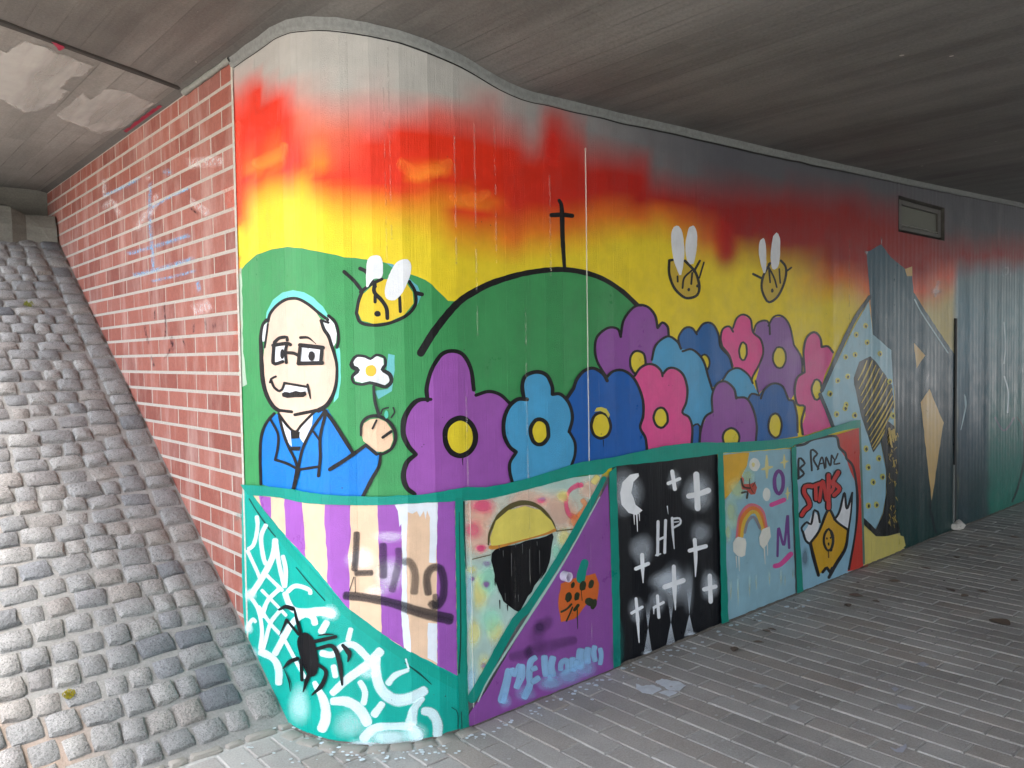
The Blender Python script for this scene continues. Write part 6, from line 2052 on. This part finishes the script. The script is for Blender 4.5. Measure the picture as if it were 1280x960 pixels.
bm_obj("corner_joint", bm, plain_mat("corner_mortar", (188, 184, 172), 0.9, 0.5, 60, 0.25), brickwall)

# paint splashes and grit on the paving (thin spots lying on the pavers)
def ground_px(pts, z):
    return on_plane(pts, (0, 0, z), (0, 0, 1))


def splash(name, polys, rgb, z=0.0035, rough=0.6):
    vv, ff = [], []
    for i, P in enumerate(polys):
        G = ground_px(P, z + 0.00025 * (i % 6))
        b = len(vv)
        vv += [tuple(p) for p in G]
        for t in tessellate_polygon([[Vector(p) for p in G]]):
            ff.append(tuple(b + i_ for i_ in t))
    return mesh_obj(name, vv, ff, plain_mat("dried_paint", rgb, rough, 0.2, 30, 0.15), pavement)


g1 = crop(820, 780, 5.333)
g0 = crop(600, 780, 5.333)
g2 = crop(1040, 780, 5.333)
splash("paint_spill", [rough_poly(g0([(1040, 395), (1075, 412), (1160, 405), (1215, 435), (1150, 470), (1080, 460), (1042, 430)]), 3, .5, 1), rough_poly(g0([(1165, 385), (1210, 365), (1330, 385), (1375, 410), (1330, 445), (1260, 440)]), 3, .5, 2), rough_poly(g0([(1190, 455), (1250, 440), (1320, 455), (1260, 485)]), 3, .6, 3)], (206, 212, 216))
rg = random.Random(77)


def specks(n, region, size, rgb, name):
    polys = []
    for k in range(n):
        x, y = region()
        r_ = size * rg.uniform(0.5, 1.5)
        m = 6
        polys.append([(x + r_ * 1.7 * math.cos(2 * math.pi * i / m) * rg.uniform(.6, 1.2), y + r_ * .7 * math.sin(2 * math.pi * i / m) * rg.uniform(.6, 1.2)) for i in range(m)])
    o = splash(name, polys, rgb)
    o["kind"] = "stuff"
    return o


def along_base():
    t = rg.random() ** 1.4
    x = 400 + t * 620
    yb = np.interp(x, [400, 440, 480, 520, 560, 600, 770, 905, 1000, 1080], [917, 930, 934, 932, 924, 908, 834, 779, 740, 708])
    return x, yb + 4 + abs(rg.gauss(0, 9))


specks(150, along_base, 1.5, (214, 222, 226), "paint_specks")
specks(120, lambda: (rg.uniform(560, 1270), rg.uniform(720, 955)), 1.5, (176, 174, 170), "grit")
specks(25, lambda: (rg.uniform(900, 1275), rg.uniform(650, 800)), 1.0, (84, 78, 72), "dark_grit")
specks(40, lambda: (rg.uniform(300, 480), rg.uniform(905, 955)), 1.6, (190, 196, 196), "pale_specks")
splash("paint_spill", [rough_poly(g2([(395, 425), (420, 415), (445, 432), (420, 452)]), 2, .4, 5), rough_poly(g2([(430, 530), (470, 535), (550, 555), (520, 572), (450, 565)]), 2, .5, 6), rough_poly(g2([(385, 820), (430, 835), (490, 800), (500, 820), (470, 860), (420, 850)]), 2, .6, 7), rough_poly(g2([(560, 262), (610, 252), (650, 270), (610, 286)]), 2, .4, 8)], (168, 170, 180))
splash("paint_spill", [rough_poly(g1([(640, 410), (690, 400), (745, 412), (700, 428)]), 2, .5, 9), rough_poly(g1([(885, 545), (920, 538), (960, 552), (930, 572), (895, 565)]), 2, .6, 10), rough_poly(g1([(495, 478), (520, 472), (525, 485), (505, 490)]), 2, .4, 11), rough_poly(g1([(640, 45), (680, 30), (695, 40), (660, 52)]), 2, .4, 12)], (172, 172, 172))
splash("red_overspray", [rough_poly([(1062, 707), (1078, 701), (1088, 702), (1084, 708), (1068, 711)], 3, .6, 13)], (150, 74, 62))

# dead leaves lying on the path
M_LEAF = plain_mat("dead_leaf", (98, 84, 72), 0.7, 0.3, 60, 0.35)


def leaf_mesh():
    vv, ff = [], []
    n = 6
    for i in range(n + 1):
        t = i / n
        w = math.sin(math.pi * min(max(t, .03), .97)) ** 0.8 * 0.32
        for u in (-1, 0, 1):
            vv.append((t - .5, u * w, 0.10 * abs(u) * w * 3 + 0.16 * (t - .5) ** 2))
    for i in range(n):
        for j in range(2):
            a_ = i * 3 + j
            ff.append((a_, a_ + 3, a_ + 4, a_ + 1))
    me = bpy.data.meshes.new("leaf")
    me.from_pydata(vv, [], ff)
    me.materials.append(M_LEAF)
    return me


LEAF = leaf_mesh()
M_LEAF.use_backface_culling = False
for (px_, py_, sz_) in [(1070, 745, .075), (1095, 752, .045), (1118, 727, .07), (1158, 711, .06), (1188, 738, .075), (1206, 745, .055), (1229, 684, .07), (1268, 672, .07), (1196, 697, .065), (1228, 740, .06), (1268, 726, .06), (1060, 757, .06), (958, 789, .05), (965, 787, .045), (1250, 779, .13), (1129, 695, .05), (918, 812, .06), (948, 803, .05)]:
    p = ground_px([(px_, py_)], 0.006)[0]
    o = inst("dead_leaf", LEAF, tuple(p), None, (rg.uniform(-.15, .15), rg.uniform(-.1, .1), rg.uniform(0, 6.28)), (sz_, sz_, sz_))
    tag(o, "large dead leaf lying alone on the open paving" if sz_ > 0.1 else "small dark dead leaf lying flat on the grey paving", "leaf", "dead leaves scattered on the paving")

# crumpled paper at the foot of the movement joint
bm = bmesh.new()
bmesh.ops.create_icosphere(bm, subdivisions=2, radius=0.06)
for v in bm.verts:
    k = 1 + 0.55 * mnoise.noise(v.co * 28) + 0.3 * mnoise.noise(v.co * 60)
    v.co = Vector((v.co.x * 1.25 * k, v.co.y * 0.8 * k, max(v.co.z * 0.62 * k + 0.03, 0.0)))
pp = ground_px([(1192, 661)], 0.0)[0]
o = bm_obj("paper_scrap", bm, plain_mat("crumpled_paper", (206, 200, 190), 0.8, 0.3, 30))
o.location = (pp[0], pp[1] - 0.02, 0.0)
tag(o, "crumpled scrap of white paper at the foot of the dark teal wall", "litter")


def tuft(name, px_, rgb, size, label, nblade):
    d_ = rays([px_])[0]
    # meet the slope plane z = SL * (y - Y0S)
    t = (SL * (0 - Y0S) - CAM_H) / (d_[2] - SL * d_[1])
    p = C0 + d_ * t
    r_ = random.Random(px_[0])
    vv, ff = [], []
    for k in range(nblade):
        a_ = r_.uniform(0, 6.28)
        rad = size * math.sqrt(r_.random())
        bx, by = rad * math.cos(a_), rad * math.sin(a_)
        h = size * r_.uniform(.25, .8)
        lx, ly = r_.uniform(-.5, .5) * size * .6, r_.uniform(-.5, .5) * size * .6
        w = size * 0.11
        b = len(vv)
        vv += [(bx - w, by, 0), (bx + w, by, 0), (bx + lx, by + ly, h)]
        ff.append((b, b + 1, b + 2))
    o = mesh_obj(name, vv, ff, plain_mat("moss", rgb, 0.9, 0.0, 80, 0.4))
    o.location = tuple(p)
    o.rotation_euler = (SA, 0, 0)
    tag(o, label, "plant")
    return o


tuft("moss_tuft", (86, 868), (176, 164, 48), 0.02, "yellow-green moss tuft between grey setts low on the slope", 140)
tuft("moss_tuft", (36, 381), (138, 142, 66), 0.026, "small green tuft growing high up on the sett slope", 90)

# dirt gathered along the foot of the wall
vv, ff = [], []
sdl = np.arange(0.30, S[-1] - 0.5, 0.02)
for k, s_ in enumerate(sdl):
    w = 0.008 + 0.012 * abs(mnoise.noise(Vector((s_ * 7, 3, 1)))) + 0.004 * random.random()
    h = 0.003 + 0.010 * abs(mnoise.noise(Vector((s_ * 11, 6, 1))))
    P = wall_pos([s_] * 3, [h, h * 0.6 + 0.002, -0.004], [0.004, w * 0.5, w])
    vv += [tuple(p) for p in P]
    if k:
        b = (k - 1) * 3
        ff += [(b, b + 3, b + 4, b + 1), (b + 1, b + 4, b + 5, b + 2)]
dirt = mesh_obj("dirt_line", vv, ff, plain_mat("dirt", (104, 98, 90), 0.95, 0.8, 120, 0.45), pavement)
dirt["kind"] = "stuff"
